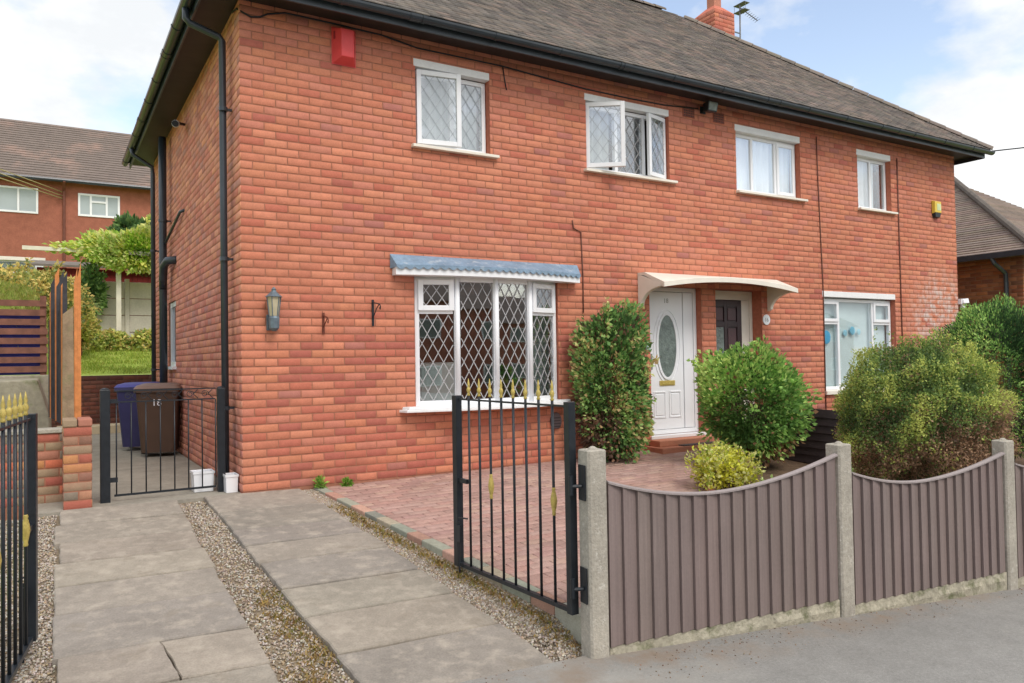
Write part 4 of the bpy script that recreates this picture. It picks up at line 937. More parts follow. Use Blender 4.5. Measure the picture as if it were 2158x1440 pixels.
for (x0, x1, y0, y1, h, lb) in ((-.40, -.205, .36, .55, .19, 'larger white plastic tub inside the side gate'), (-.135, -.018, .13, .30, .165, 'small white plastic tub at the house corner under the downpipe')):
    e = empty('plastic_tub', ((x0+x1)/2, (y0+y1)/2, -.01)); tag(e, lb, 'tub', 'white plastic tubs'); t = .008
    mb = MB(); cx_, cy_ = (x0+x1)/2, (y0+y1)/2; sh = lambda x, y, z, k: (cx_+(x-cx_)*k, cy_+(y-cy_)*k, z)
    o8 = [sh(x, y, -.011, .92) for x, y in ((x0, y0), (x1, y0), (x1, y1), (x0, y1))]+[sh(x, y, h, 1) for x, y in ((x0, y0), (x1, y0), (x1, y1), (x0, y1))]
    i8 = [sh(x, y, .01, .85) for x, y in ((x0, y0), (x1, y0), (x1, y1), (x0, y1))]+[sh(x, y, h, .92) for x, y in ((x0, y0), (x1, y0), (x1, y1), (x0, y1))]
    mb.add(o8+i8, [(3, 2, 1, 0)]+[(i, (i+1) % 4, 4+(i+1) % 4, 4+i) for i in range(4)]+[(8+i, 12+i, 12+(i+1) % 4, 8+(i+1) % 4) for i in range(4)]+[(4+i, 4+(i+1) % 4, 12+(i+1) % 4, 12+i) for i in range(4)]+[(8, 9, 10, 11)]); mb.build('tub_body', M_UPVC, e, bevel=.004)
    mb = MB(); bars_ = [(x0-.006, x1+.006, y0-.006, y0, ), (x0-.006, x1+.006, y1, y1+.006), (x0-.006, x0, y0, y1), (x1, x1+.006, y0, y1)]
    for q in bars_: mb.box(q[0], q[1], q[2], q[3], h-.02, h+.002)
    mb.build('rim', M_UPVC, e)

# ================================================================== left boundary: pier, low wall, timber
def brick_box(name, x0, x1, y0, y1, z0, nc, label, cat, lead=0, cap=True, pal=BRICK_PAL, dark=.85):
    e = empty(name, ((x0+x1)/2, (y0+y1)/2, z0)); tag(e, label, cat); zt = z0+nc*CH
    mb = MB(); mb.box(x0, x1, y0, y1, z0-.3, zt); core = mb.build('core', M_MORTAR, e)
    brickwork(core, (x0, y0, 0), X, MY, x1-x0, z0, nc, (), dull_tone, 90, lead, pal, True, dark); brickwork(core, (x1, y0, 0), Y_, X, y1-y0, z0, nc, (), dull_tone, 40, lead+1, pal, True, dark); brickwork(core, (x0, y0, 0), Y_, MX, y1-y0, z0, nc, (), dull_tone, 0, lead+1, pal, False, dark)
    if cap:
        n_ = max(2, int((x1-x0)/.075)); w = (x1-x0+.02)/n_
        for i in range(n_): mb = MB(); mb.box(x0-.01+i*w+.003, x0-.01+(i+1)*w-.003, y0-.012, y1+.012, zt, zt+.07, jit(pal[random.choice((0, 3, 5))], .1)); mb.build('coping_brick', M_BRICK, e, bevel=.012)
    return e
PPAL = [L(176, 122, 102), L(166, 128, 106), L(188, 138, 112), L(150, 112, 96), L(178, 104, 88), L(160, 136, 112), L(196, 140, 96), L(140, 126, 112)]
brick_box('brick_pier', -1.525, -1.305, .10, .44, -.02, 9, 'weathered red brick gate pier left of the side gate', 'pier', pal=PPAL, dark=.95)
brick_box('low_wall', -2.6, -1.527, .62, .84, -.02, 8, 'low orange brick wall behind the left driveway gate', 'wall', cap=False, pal=PPAL[:1]+[L(204, 116, 88), L(190, 104, 82)]+PPAL[3:], dark=1.0)
mb = MB(); mb.box(-2.7, -1.53, .60, .87, .642, .68); tag(mb.build('coping_slab', M_CONC, None, bevel=.006), 'grey concrete coping slab on the low brick wall', 'coping')
e = empty('timber_post', (-1.47, .80, .70)); tag(e, 'split weathered timber post with bare orange edge on the brick pier', 'post')
MT = mat('weathered_timber', L(150, 128, 104), .9, ((14, .25), (3, .2)), .5, 60, extra=stain(L(120, 118, 84), 6, .5, .7)); MO = mat('fresh_timber', L(206, 132, 78), .8, ((16, .2),), .3, 60); MDK = mat('charred_timber', L(66, 66, 72), .85, ((12, .25),), .4, 60)
mb = MB(); mb.hexa([(-1.525, .75, .70), (-1.425, .75, .70), (-1.425, .86, .70), (-1.525, .86, .70), (-1.52, .75, 1.78), (-1.43, .75, 1.86), (-1.43, .86, 1.86), (-1.52, .86, 1.78)]); mb.build('shaft', MT, e)
for x0, x1, zt in ((-1.4245, -1.395, 2.24), (-1.3945, -1.365, 2.30)):
    mb = MB(); mb.hexa([(x0, .76, .70), (x1, .76, .70), (x1, .84, .70), (x0, .84, .70), (x0, .76, zt-.16), (x1, .76, zt), (x1, .84, zt), (x0, .84, zt-.16)]); mb.build('batten', MO, e)
e = empty('picket_screen', (-1.55, 1.6, .7)); tag(e, 'charred dark picket screen with broken pointed boards behind the timber post', 'fence')
for i in range(11):
    y = .92+i*.16; x = -1.49-.012*i; zt = (1.95+.42*math.sin(i*.9+.4)**2 if i > 1 else 2.2)+random.uniform(-.06, .06); mb = MB()
    mb.hexa([(x-.028, y, .69), (x+.012, y, .69), (x+.012, y+.13, .69), (x-.028, y+.13, .69), (x-.028, y, zt-.1), (x+.012, y, zt-.02), (x+.012, y+.13, zt-.16), (x-.028, y+.13, zt-.22)]); mb.build('picket', MDK if i % 4 != 1 else MO, e)
for z in (.95, 1.55): mb = MB(); mb.hexa([(-1.455, .9, z), (-1.42, .9, z), (-1.54, 2.7, z), (-1.60, 2.7, z), (-1.455, .9, z+.07), (-1.42, .9, z+.07), (-1.54, 2.7, z+.07), (-1.60, 2.7, z+.07)]); mb.build('rail', MDK, e)
mb = MB(); mb.box(-4.4, -1.60, 5.0, 5.25, -.3, 1.16); mb.prism([(-1.62, .2), (-1.62, .68), (-1.75, 1.12), (-4.4, 1.12), (-4.4, .2)], 2.8, 4.99, 'y'); tag(mb.build('retaining_wall', mat('old_concrete', L(158, 152, 136), .95, ((2, .2), (16, .15)), .6, 40, extra=stain(L(110, 116, 80), 4, .52, .68)), None, bevel=.02), 'mossy concrete retaining wall of the neighbouring garden', 'wall')
e = empty('slatted_fence', (-2.9, 5.1, 1.17)); tag(e, 'brown horizontal slat fence backed by blue sheet on the concrete wall', 'fence')
MSL = mat('brown_slat', L(124, 84, 70), .8, ((10, .25), (2, .15)), .3, 50)
for i in range(8):
    z = 1.20+i*.135; mb = MB(); mb.box(-4.2, -1.66+random.uniform(-.02, .02), 5.06, 5.085, z, z+.088); mb.build('slat', MSL, e)
for x in (-1.74, -3.0): mb = MB(); mb.box(x, x+.08, 5.0855, 5.16, 1.16, 2.30); mb.build('post', MSL, e)
mb = MB(); mb.box(-4.2, -1.67, 5.161, 5.17, 1.165, 2.05); mb.build('blue_sheet', mat('blue_sheet', L(58, 60, 150), .6, ((3, .15),)), e)

# ================================================================== back gardens on the slope
def terr(name, pts_, m):      # small grid of heights
    mb = MB(); xs, ys, zf = pts_; nx, ny = len(xs), len(ys); vs = [(x, y, zf(x, y)) for y in ys for x in xs]
    mb.add(vs, [(j*nx+i, j*nx+i+1, (j+1)*nx+i+1, (j+1)*nx+i) for j in range(ny-1) for i in range(nx-1)]); return tag(mb.build(name, m, None, smooth=True), kind='structure')
terr('lawn', (np.linspace(-1.75, 14, 12), np.linspace(9.5, 16, 8), lambda x, y: 1.10+(y-9.5)*.105), M_GRASS)
terr('grass_bank', (np.linspace(-9, -1.62, 12), np.linspace(5.26, 16, 14), lambda x, y: 2.12+.10*(y-5.26)+.35*math.sin(min(1, (-1.62-x)/1.2)*1.57)*min(1, (y-5.26)/1.5)-.9*max(0, 1-(-1.62-x)/.35)), M_GRASS)
terr('hillside', (np.linspace(-30, 40, 12), np.linspace(16, 60, 8), lambda x, y: 1.75+(y-16)*.17), M_GRASS)
mb = MB(); mb.box(-1.75, 9, 9.3, 9.52, -.3, 1.09); rw = mb.build('garden_wall', mat('dark_mortar', L(92, 70, 62), .95, ((8, .2),)), None); tag(rw, 'dark red brick retaining wall below the back lawn', 'wall')
brickwork(rw, (-1.75, 9.3, 0), X, MY, 6, 0, 13, (), dull_tone, 60, 0, [L(120, 76, 64), L(108, 66, 58), L(132, 84, 70), L(98, 60, 54), L(90, 58, 54), L(116, 78, 68), L(126, 80, 62), L(88, 62, 58)], False, .9)
mb = MB(); mb.box(-1.5, .0, 8.7, 9.28, -.3, .14); tag(mb.build('stone_step', mat('pale_stone', L(200, 186, 158), .9, ((4, .1),)), None, bevel=.01), 'pale stone step at the foot of the dark garden wall', 'step')
gv = [(random.uniform(-1.5, 1.5), random.uniform(9.6, 15.5)) for _ in range(420)]
tuft('lawn_grass', [(x, y, 1.10+(y-9.5)*.105) for x, y in gv], 22, .03, .09, [L(150, 168, 66), L(128, 152, 54), L(168, 172, 84)], 'mown bright green grass of the back lawn', 'grass', 'stuff', .006, .16, .5)
gv = [(random.uniform(-3.2, -1.66), random.uniform(5.3, 9)) for _ in range(300)]
tuft('bank_grass', [(x, y, 2.12+.10*(y-5.26)+.35*math.sin(min(1, (-1.62-x)/1.2)*1.57)*min(1, (y-5.26)/1.5)-.9*max(0, 1-(-1.62-x)/.35)) for x, y in gv], 26, .03, .10, [L(150, 160, 72), L(134, 152, 66), L(172, 168, 96)], 'short grass on the mound behind the slatted fence', 'grass', 'stuff', .006, .12, .5)
e = empty('concrete_panel_fence', (0, 16, 1.8)); tag(e, 'pale concrete panel fence at the top of the back lawn', 'fence')
MCP = mat('pale_concrete', L(206, 200, 186), .9, ((3, .1), (20, .08)), .3, 40)
for i, x in enumerate(np.arange(-3.4, 4, 1.83)):
    for j in range(4):
        mb = MB(); mb.box(x+.06, x+1.77, 16.0, 16.05, 1.75+j*.47, 1.75+j*.47+.455); mb.build('panel', MCP, e, bevel=.01)
    mb = MB(); mb.box(x-.055, x+.055, 15.96, 16.09, 1.6, 3.7); mb.build('post', MCP, e)
e = empty('red_shed', (0, 17.6, 2)); tag(e, 'dark red boarded shed behind the concrete panel fence', 'shed')
MRS = mat('red_boards', L(138, 48, 44), .8, ((6, .2),))
for i in range(40): mb = MB(); mb.box(-1.9+i*.14, -1.9+i*.14+.132, 17.0, 17.03, 2.0, 4.05); mb.build('board', MRS, e)
mb = MB(); mb.prism([(16.8, 4.06), (16.8, 4.12), (19.2, 4.5), (19.2, 4.44)], -2.1, 3.9, 'x'); mb.build('roof', mat('felt_roof', L(120, 112, 104), .95, ((4, .15),)), e)
mb = MB(); mb.box(-1.9, 3.7, 17.04, 19, 2, 4.05); mb.build('shed_body', MRS, e)
mb = MB(); mb.box(-.06, .06, 15.3, 15.42, 1.7, 4.30); mb.box(-2.2, 3.2, 15.32, 15.40, 4.301, 4.40); mb.box(2.4, 2.5, 15.3, 15.42, 1.7, 4.30); tag(mb.build('pergola', mat('white_timber', L(222, 216, 200), .7, ((6, .1),)), None), 'pale painted timber pergola carrying the yellow green climber', 'pergola')
mb = MB(); mb.box(-6, -1.75, 20, 22, 4.0, 4.55); cs = tag(mb.build('garden_room', M_UPVC, None), 'low white glazed garden room behind the rusty shrub', 'outbuilding')
for x in np.arange(-5.9, -1.9, .5): mb = MB(); mb.box(x, x+.42, 19.985, 19.999, 4.60-.33, 4.78-.28); mb.build('pane', M_OBSC, cs)
mb = MB(); mb.box(-6.1, -1.7, 19.9, 22.1, 4.551, 4.66); mb.build('roof', M_CREAM, cs)

# ================================================================== foliage
def noise_field(seed, k, m=10):
    r = np.random.default_rng(seed); K_ = r.normal(size=(m, 3)); K_ = K_/np.linalg.norm(K_, axis=1, keepdims=True)*r.uniform(.6, 1.6, (m, 1))*k; ph = r.uniform(0, 6.28, m)
    return lambda p: np.sin(p@K_.T+ph).sum(1)/math.sqrt(m)
def leaf_mesh(name, P, Nrm, ll, lw, cols, seed, up=.3, parent=None, kind=None):
    r = np.random.default_rng(seed); n = len(P)
    d = r.normal(size=(n, 3))+Nrm*.7+np.array((0, 0, up)); d /= np.linalg.norm(d, axis=1, keepdims=True)
    nn = r.normal(size=(n, 3))*.55+Nrm; s_ = np.cross(d, nn); s_ /= np.linalg.norm(s_, axis=1, keepdims=True)+1e-9; nn = np.cross(s_, d)
    l = (ll*r.uniform(.6, 1.35, (n, 1))); w = lw*r.uniform(.6, 1.35, (n, 1))
    V = np.stack([P, P+d*l*.5+s_*w+nn*w*.35, P+d*l-nn*l*.12, P+d*l*.5-s_*w+nn*w*.35], 1).reshape(-1, 3)
    F = np.arange(n*4).reshape(n, 4)
    lo = V.min(0); hi = V.max(0); org = np.array([(lo[0]+hi[0])/2, (lo[1]+hi[1])/2, lo[2]])
    me = arrays_mesh(name, V-org, F, cols, [M_LEAF], smooth=False); return link(name, me, parent, org)
def shrub(name, c, rad, n, ll, lw, pal, seed, label, cat, group=None, bump=(3.0, .16), shell=.16, zmin=None, squash=0, brown=None, up=.3, stems=7, trunk_r=.02, power=2.0, fine=(9.0, .07), palf=5.0, tipw=.6, gain=1.95, shoots=45):
    """c = centre of the crown, rad = radii; clumpy crown of single leaves on a set of stems"""
    c = np.array(c, float); rad = np.array(rad, float); r = np.random.default_rng(seed); base = (c[0], c[1], zmin if zmin is not None else c[2]-rad[2])
    e = empty(name, base); tag(e, label, cat, group)
    nf = noise_field(seed, bump[0]); nf2 = noise_field(seed+50, fine[0]); nf3 = noise_field(seed+99, palf)
    d = r.normal(size=(int(n*1.25), 3)); d /= np.linalg.norm(d, axis=1, keepdims=True)
    if power != 2: 
        k = (np.abs(d)**power).sum(1)**(1/power); dd = d/k[:, None]
    else: dd = d
    rr = 1+bump[1]*nf(d*2)+fine[1]*nf2(d*2)
    dep = np.abs(r.normal(size=len(d)))*shell; dep = np.where(r.random(len(d)) < .2, r.random(len(d))*.55, dep)
    P = c+dd*rad*(rr*(1-dep))[:, None]
    keep = np.ones(len(P), bool)
    if zmin is not None: keep &= P[:, 2] > zmin-.01
    P, d, dep = P[keep], d[keep], dep[keep]
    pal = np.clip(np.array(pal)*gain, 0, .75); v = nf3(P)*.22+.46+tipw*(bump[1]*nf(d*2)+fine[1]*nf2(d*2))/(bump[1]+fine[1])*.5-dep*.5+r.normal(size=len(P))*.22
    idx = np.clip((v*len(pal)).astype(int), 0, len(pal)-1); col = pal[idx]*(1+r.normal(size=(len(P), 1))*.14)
    if brown:
        bp = np.array(brown[1])*1.5; k = np.clip(brown[0](P, c, rad), 0, 1)*(.9); m = r.random(len(P)) < k+nf3(P*1.7)*.12
        col[m] = bp[r.integers(0, len(bp), m.sum())]*(1+r.normal(size=(m.sum(), 1))*.15)
    if shoots:
        ex, en = [], []
        for _ in range(shoots):
            k = r.integers(0, len(P)); dv = d[k]+np.array((0, 0, .7))+r.normal(size=3)*.35; dv /= np.linalg.norm(dv); ln_ = r.uniform(.08, .24)*rad.mean()
            if P[k, 2] < c[2]-rad[2]*.35: continue
            m_ = int(10+ln_*90); t_ = r.random(m_)[:, None]; ex.append(c+(P[k]-c)*1.0+dv*ln_*t_*1.6+r.normal(size=(m_, 3))*.012*rad.mean()/.6); en.append(np.tile(dv, (m_, 1)))
        if ex:
            ex = np.vstack(ex); en = np.vstack(en); P = np.vstack([P, ex]); d = np.vstack([d, en]); cx2 = pal[r.integers(len(pal)//2, len(pal), len(ex))]*(1+r.normal(size=(len(ex), 1))*.14); col = np.vstack([col, cx2])
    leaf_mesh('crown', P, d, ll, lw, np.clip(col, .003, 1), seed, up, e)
    mb = MB()
    for i in range(stems):
        a = i*2.4+seed; q = np.array((math.cos(a)*rad[0], math.sin(a)*rad[1], 0)); z0 = base[2]-.02
        p_ = [np.array((c[0], c[1], z0))+q*.08, np.array((c[0], c[1], z0+(c[2]-z0)*.5))+q*.3, np.array((c[0], c[1], c[2]+rad[2]*.25))+q*.6]
        mb.tube(p_, [trunk_r, trunk_r*.7, trunk_r*.25], 6)
        for t in range(4):
            b0 = p_[1]+(p_[2]-p_[1])*(t/4); dv = r.normal(size=3); dv /= np.linalg.norm(dv); mb.tube([b0, b0+dv*rad*.5], [trunk_r*.35, trunk_r*.1], 4, cap=False)
    mb.build('stem', M_BARK, e, smooth=True); return e
GRN = [L(42, 74, 34), L(58, 98, 44), L(76, 118, 52), L(98, 140, 60), L(128, 160, 76)]
def mixp(*a): return [x for x in a]
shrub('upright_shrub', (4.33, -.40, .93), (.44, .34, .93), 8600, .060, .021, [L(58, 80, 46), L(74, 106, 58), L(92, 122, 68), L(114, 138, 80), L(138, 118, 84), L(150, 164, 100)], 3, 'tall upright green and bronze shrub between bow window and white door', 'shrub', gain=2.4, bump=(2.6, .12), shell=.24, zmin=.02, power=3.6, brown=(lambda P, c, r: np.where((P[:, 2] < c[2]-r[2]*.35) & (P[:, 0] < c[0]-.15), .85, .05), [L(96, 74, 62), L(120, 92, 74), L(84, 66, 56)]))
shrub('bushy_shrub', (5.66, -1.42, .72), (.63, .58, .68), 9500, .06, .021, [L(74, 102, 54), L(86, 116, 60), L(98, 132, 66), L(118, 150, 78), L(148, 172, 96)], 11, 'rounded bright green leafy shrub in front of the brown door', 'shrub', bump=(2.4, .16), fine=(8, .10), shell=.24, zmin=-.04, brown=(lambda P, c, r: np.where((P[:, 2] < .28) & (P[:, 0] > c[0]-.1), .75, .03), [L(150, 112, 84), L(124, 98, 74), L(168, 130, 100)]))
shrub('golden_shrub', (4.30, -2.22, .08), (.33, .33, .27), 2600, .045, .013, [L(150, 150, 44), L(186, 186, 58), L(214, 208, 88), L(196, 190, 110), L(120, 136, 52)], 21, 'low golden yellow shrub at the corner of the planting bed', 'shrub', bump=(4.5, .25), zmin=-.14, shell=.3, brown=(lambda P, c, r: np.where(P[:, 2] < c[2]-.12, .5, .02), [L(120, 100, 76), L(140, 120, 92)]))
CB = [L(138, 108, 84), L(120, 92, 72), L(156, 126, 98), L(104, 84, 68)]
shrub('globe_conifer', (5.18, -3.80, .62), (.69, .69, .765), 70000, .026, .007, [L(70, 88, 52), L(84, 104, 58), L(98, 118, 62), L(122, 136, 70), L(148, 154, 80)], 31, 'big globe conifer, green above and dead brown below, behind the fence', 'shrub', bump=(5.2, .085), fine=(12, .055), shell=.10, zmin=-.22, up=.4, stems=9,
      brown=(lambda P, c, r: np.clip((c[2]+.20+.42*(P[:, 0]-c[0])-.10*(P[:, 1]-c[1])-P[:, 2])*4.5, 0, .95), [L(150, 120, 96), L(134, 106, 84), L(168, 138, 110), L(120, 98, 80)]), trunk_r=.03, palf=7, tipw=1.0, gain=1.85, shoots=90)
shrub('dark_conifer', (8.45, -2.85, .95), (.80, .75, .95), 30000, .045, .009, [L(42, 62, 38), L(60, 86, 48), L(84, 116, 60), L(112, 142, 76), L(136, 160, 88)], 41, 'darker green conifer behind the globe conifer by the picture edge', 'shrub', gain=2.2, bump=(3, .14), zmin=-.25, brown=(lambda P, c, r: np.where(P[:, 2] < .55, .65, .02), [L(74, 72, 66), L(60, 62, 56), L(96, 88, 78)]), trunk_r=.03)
for i, (x, y, s_) in enumerate(((5.2, -2.9, .24), (4.75, -3.3, .2), (3.75, -3.9, .17), (4.2, -4.1, .2), (5.9, -2.7, .22), (6.5, -2.3, .2), (4.45, -2.75, .17))):
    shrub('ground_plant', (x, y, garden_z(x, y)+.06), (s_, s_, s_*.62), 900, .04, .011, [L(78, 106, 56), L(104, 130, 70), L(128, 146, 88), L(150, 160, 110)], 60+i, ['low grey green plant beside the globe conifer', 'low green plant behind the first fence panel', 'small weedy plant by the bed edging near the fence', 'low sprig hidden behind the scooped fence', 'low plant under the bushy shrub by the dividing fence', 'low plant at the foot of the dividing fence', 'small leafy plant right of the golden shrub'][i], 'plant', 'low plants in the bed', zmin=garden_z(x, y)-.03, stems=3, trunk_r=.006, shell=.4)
for x, y, s_, lb in ((.74, -.10, .045, 'taller bright green weed at the foot of the wall by the edging'), (1.03, -.10, .032, 'smaller bright green weed on the block paving by the wall')):
    z = garden_z(x, y); shrub('weed', (x, y, z+s_*.9), (s_, s_*.8, s_*(1.9 if s_ > .04 else .8)), 110, .045, .012, [L(110, 148, 60), L(132, 166, 76), L(96, 134, 52)], int(x*100), lb, 'weed', 'weeds at the wall foot', gain=1.3, shoots=0, zmin=z-.01, stems=3, trunk_r=.004, shell=.5)
YGC = [L(128, 158, 60), L(156, 184, 76), L(186, 204, 96), L(206, 216, 120), L(150, 170, 92)]
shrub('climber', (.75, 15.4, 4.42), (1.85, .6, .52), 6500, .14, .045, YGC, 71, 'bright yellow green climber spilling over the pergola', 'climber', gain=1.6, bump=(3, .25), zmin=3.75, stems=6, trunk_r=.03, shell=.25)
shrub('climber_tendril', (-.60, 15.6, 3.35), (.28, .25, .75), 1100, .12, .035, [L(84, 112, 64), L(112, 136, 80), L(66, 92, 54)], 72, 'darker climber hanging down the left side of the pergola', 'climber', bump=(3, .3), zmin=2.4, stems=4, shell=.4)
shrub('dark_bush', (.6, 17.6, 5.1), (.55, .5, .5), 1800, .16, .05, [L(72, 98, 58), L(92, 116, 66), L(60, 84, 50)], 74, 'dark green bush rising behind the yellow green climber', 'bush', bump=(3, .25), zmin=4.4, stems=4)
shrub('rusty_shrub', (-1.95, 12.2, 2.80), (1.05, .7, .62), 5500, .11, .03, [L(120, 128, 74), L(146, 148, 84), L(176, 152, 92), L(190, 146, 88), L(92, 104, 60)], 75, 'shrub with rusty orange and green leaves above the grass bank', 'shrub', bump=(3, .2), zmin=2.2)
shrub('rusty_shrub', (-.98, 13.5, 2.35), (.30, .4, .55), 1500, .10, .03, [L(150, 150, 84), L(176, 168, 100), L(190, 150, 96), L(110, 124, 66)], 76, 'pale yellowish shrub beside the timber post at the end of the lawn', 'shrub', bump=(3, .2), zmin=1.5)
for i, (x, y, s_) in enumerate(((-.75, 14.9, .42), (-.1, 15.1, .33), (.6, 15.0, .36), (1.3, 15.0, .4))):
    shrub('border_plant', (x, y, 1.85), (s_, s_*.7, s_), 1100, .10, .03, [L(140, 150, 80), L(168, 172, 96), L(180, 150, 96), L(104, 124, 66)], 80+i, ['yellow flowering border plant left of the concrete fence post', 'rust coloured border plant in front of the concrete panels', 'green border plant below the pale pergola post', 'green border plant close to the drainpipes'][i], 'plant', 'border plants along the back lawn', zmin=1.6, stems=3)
# dividing fence between the front gardens
e = empty('dividing_fence', (6.46, -1.6, -.1)); tag(e, 'low dark brown lapped fence dividing the two front gardens', 'fence')
MDF = mat('dark_fence', L(74, 62, 64), .8, ((8, .15),), .2, 60)
for y0 in (-3.1, -1.9, -.7):
    mb = MB(); mb.box(6.43, 6.49, y0, y0+.06, -.2, .64+.03*y0); mb.build('post', MDF, e)
for i in range(8):
    z = -.14+i*.095; mb = MB(); mb.hexa([(6.40, -3.05, z-.05), (6.415, -3.05, z-.05), (6.415, -.72, z), (6.40, -.72, z), (6.415, -3.05, z+.05), (6.43, -3.05, z+.05), (6.43, -.72, z+.10), (6.415, -.72, z+.10)]); mb.build('slat', MDF, e)

# ================================================================== things fixed to the house
e = empty('wall_lantern', (.29, -.10, 1.58)); tag(e, 'grey blue carriage lantern on the front wall beside the corner', 'lantern')
MLN = mat('lantern_metal', L(104, 118, 128), .5, ((20, .2),), metal=.3); lx, ly = .29, -.105
mb = MB(); mb.box(lx-.055, lx+.055, -.03, -.009, 1.60, 1.76); mb.build('back_plate', MLN, e, bevel=.006)
mb = MB(); mb.lathe((lx, ly, 1.59), [(.02, 0), (.05, .03), (.055, .13), (.045, .15)], 10); mb.build('base', MLN, e)
mb = MB(); mb.lathe((lx, ly, 1.742), [(.042, 0), (.065, .19)], 6); mb.build('lamp_glass', mat('lantern_glass', L(188, 178, 150), .2, ((10, .1),)), e)
mb = MB()
for i in range(6):
    a = i*math.pi/3; mb.tube([(lx+.046*math.cos(a), ly+.046*math.sin(a), 1.74), (lx+.07*math.cos(a), ly+.07*math.sin(a), 1.93)], .005, 5)
mb.build('lantern_frame', MLN, e)
mb = MB(); mb.lathe((lx, ly, 1.932), [(.088, 0), (.075, .012), (.032, .05), (.022, .065), (.026, .075), (.006, .10)], 6); mb.build('lantern_roof', MLN, e)
mb = MB(); mb.tube([(lx, -.03, 1.70), (lx, -.07, 1.66), (lx, ly, 1.60)], .012, 6); mb.build('bracket_arm', MLN, e)
def basket(x, zt, zb, m, label, big):
    e = empty('basket_bracket', (x, -.01, zb)); tag(e, label, 'bracket', 'hanging basket brackets')
    mb = MB(); mb.box(x-.012, x+.012, -.018, -.009, zb, zt); mb.build('back_bar', m, e)
    l = .22 if big else .16; mb = MB(); mb.tube([(x, -.014, zt-.03), (x, -.014-l*.9, zt-.06), (x+.0, -.014-l, zt-.085), (x, -.014-l*.96, zt-.115), (x, -.014-l*.88, zt-.10)], .007, 6); mb.tube([(x, -.014, zt-.2 if big else zt-.15), (x, -.014-l*.5, zt-.10), (x, -.014-l*.85, zt-.06)], .006, 6); mb.build('arm', m, e)
MRU = mat('rusty_iron', L(112, 62, 48), .8, ((30, .25),))
basket(.82, 1.79, 1.565, MRU, 'small rusty hanging basket bracket next to the lantern', False)
basket(1.366, 1.94, 1.655, M_IRON, 'larger black hanging basket bracket left of the bow window', True)
e = empty('alarm_box', (1.075, -.01, 4.44)); tag(e, 'red burglar alarm box under the front eaves', 'alarm box')
MAR = mat('red_plastic', L(214, 70, 72), .4, ((8, .06),))
mb = MB(); mb.box(.94, 1.205, -.012, -.0085, 4.44, 4.84); mb.build('back_plate', MAR, e)
mb = MB(); mb.hexa([(.945, -.0125, 4.445), (1.20, -.0125, 4.445), (1.20, -.0121, 4.83), (.945, -.0121, 4.83), (1.015, -.115, 4.505), (1.15, -.115, 4.505), (1.15, -.115, 4.80), (1.015, -.115, 4.80)]); mb.build('cover', MAR, e, bevel=.006)
mb = MB(); mb.hexa([(.958, -.036, 4.70), (.966, -.050, 4.70), (.966, -.050, 4.78), (.958, -.036, 4.78), (.952, -.040, 4.70), (.960, -.054, 4.70), (.960, -.054, 4.78), (.952, -.040, 4.78)]); mb.build('side_vent', mat('dark_red', L(150, 46, 50), .5), e)
e = empty('alarm_box', (12.13, -.01, 3.70)); tag(e, 'yellow and black burglar alarm box near the right house corner', 'alarm box')
mb = MB(); mb.hexa([(12.03, -.07, 3.80), (12.23, -.07, 3.80), (12.24, -.009, 3.78), (12.02, -.009, 3.78), (12.03, -.07, 4.0), (12.23, -.07, 4.0), (12.24, -.009, 4.02), (12.02, -.009, 4.02)]); mb.build('cover', mat('yellow_plastic', L(226, 196, 78), .45, ((8, .06),)), e, bevel=.008)
mb = MB(); mb.hexa([(12.06, -.06, 3.72), (12.20, -.06, 3.72), (12.21, -.009, 3.71), (12.05, -.009, 3.71), (12.04, -.068, 3.798), (12.22, -.068, 3.798), (12.23, -.009, 3.778), (12.03, -.009, 3.778)]); mb.build('strobe', M_IRON, e)
mb = MB(); mb.box(12.09, 12.21, -.0745, -.0705, 3.84, 3.96); mb.build('face_label', mat('pale_green', L(206, 220, 170), .5), e)
def flood(c, label, m=M_IRON):
    e = empty('floodlight', c); tag(e, label, 'floodlight'); x, y, z = c
    mb = MB(); mb.hexa([(x-.09, y-.10, z-.07), (x+.09, y-.10, z-.07), (x+.06, y+.02, z-.05), (x-.06, y+.02, z-.05), (x-.10, y-.13, z+.07), (x+.10, y-.13, z+.07), (x+.06, y+.02, z+.07), (x-.06, y+.02, z+.07)]); mb.build('head', m, e, bevel=.01)
    mb = MB(); mb.box(x-.015, x+.015, y+.021, -.009, z-.02, z+.02); mb.box(x-.05, x+.05, -.02, -.0085, z-.05, z+.05); mb.build('arm', m, e)
    mb = MB(); mb.hexa([(x-.075, y-.105, z-.05), (x+.075, y-.105, z-.05), (x+.075, y-.102, z-.05), (x-.075, y-.102, z-.05), (x-.08, y-.131, z+.055), (x+.08, y-.131, z+.055), (x+.08, y-.128, z+.055), (x-.08, y-.128, z+.055)]); mb.build('lens', M_OBSC, e)
flood((6.36, -.10, 4.78), 'black floodlight between the two air bricks under the eaves')
e = empty('security_camera', (-.10, 3.2, 4.50)); tag(e, 'small black and white camera on the side wall under the soffit', 'camera')
mb = MB(); mb.tube([(-.009, 3.55, 4.62), (-.10, 3.45, 4.60)], .02, 8); mb.build('arm', M_IRON, e); mb = MB(); mb.tube([(-.12, 3.48, 4.60), (-.16, 3.26, 4.53)], .045, 10); mb.build('body', M_IRON, e); mb = MB(); mb.tube([(-.161, 3.255, 4.529), (-.166, 3.23, 4.522)], .05, 10); mb.build('hood', M_UPVC, e); mb = MB(); mb.tube([(-.1663, 3.229, 4.5215), (-.18, 3.16, 4.505)], .043, 10); mb.build('lens_housing', M_IRON, e)
e = empty('outside_light', (12.86, -.04, 2.10)); tag(e, 'white outside light at the right corner of the house', 'lamp')
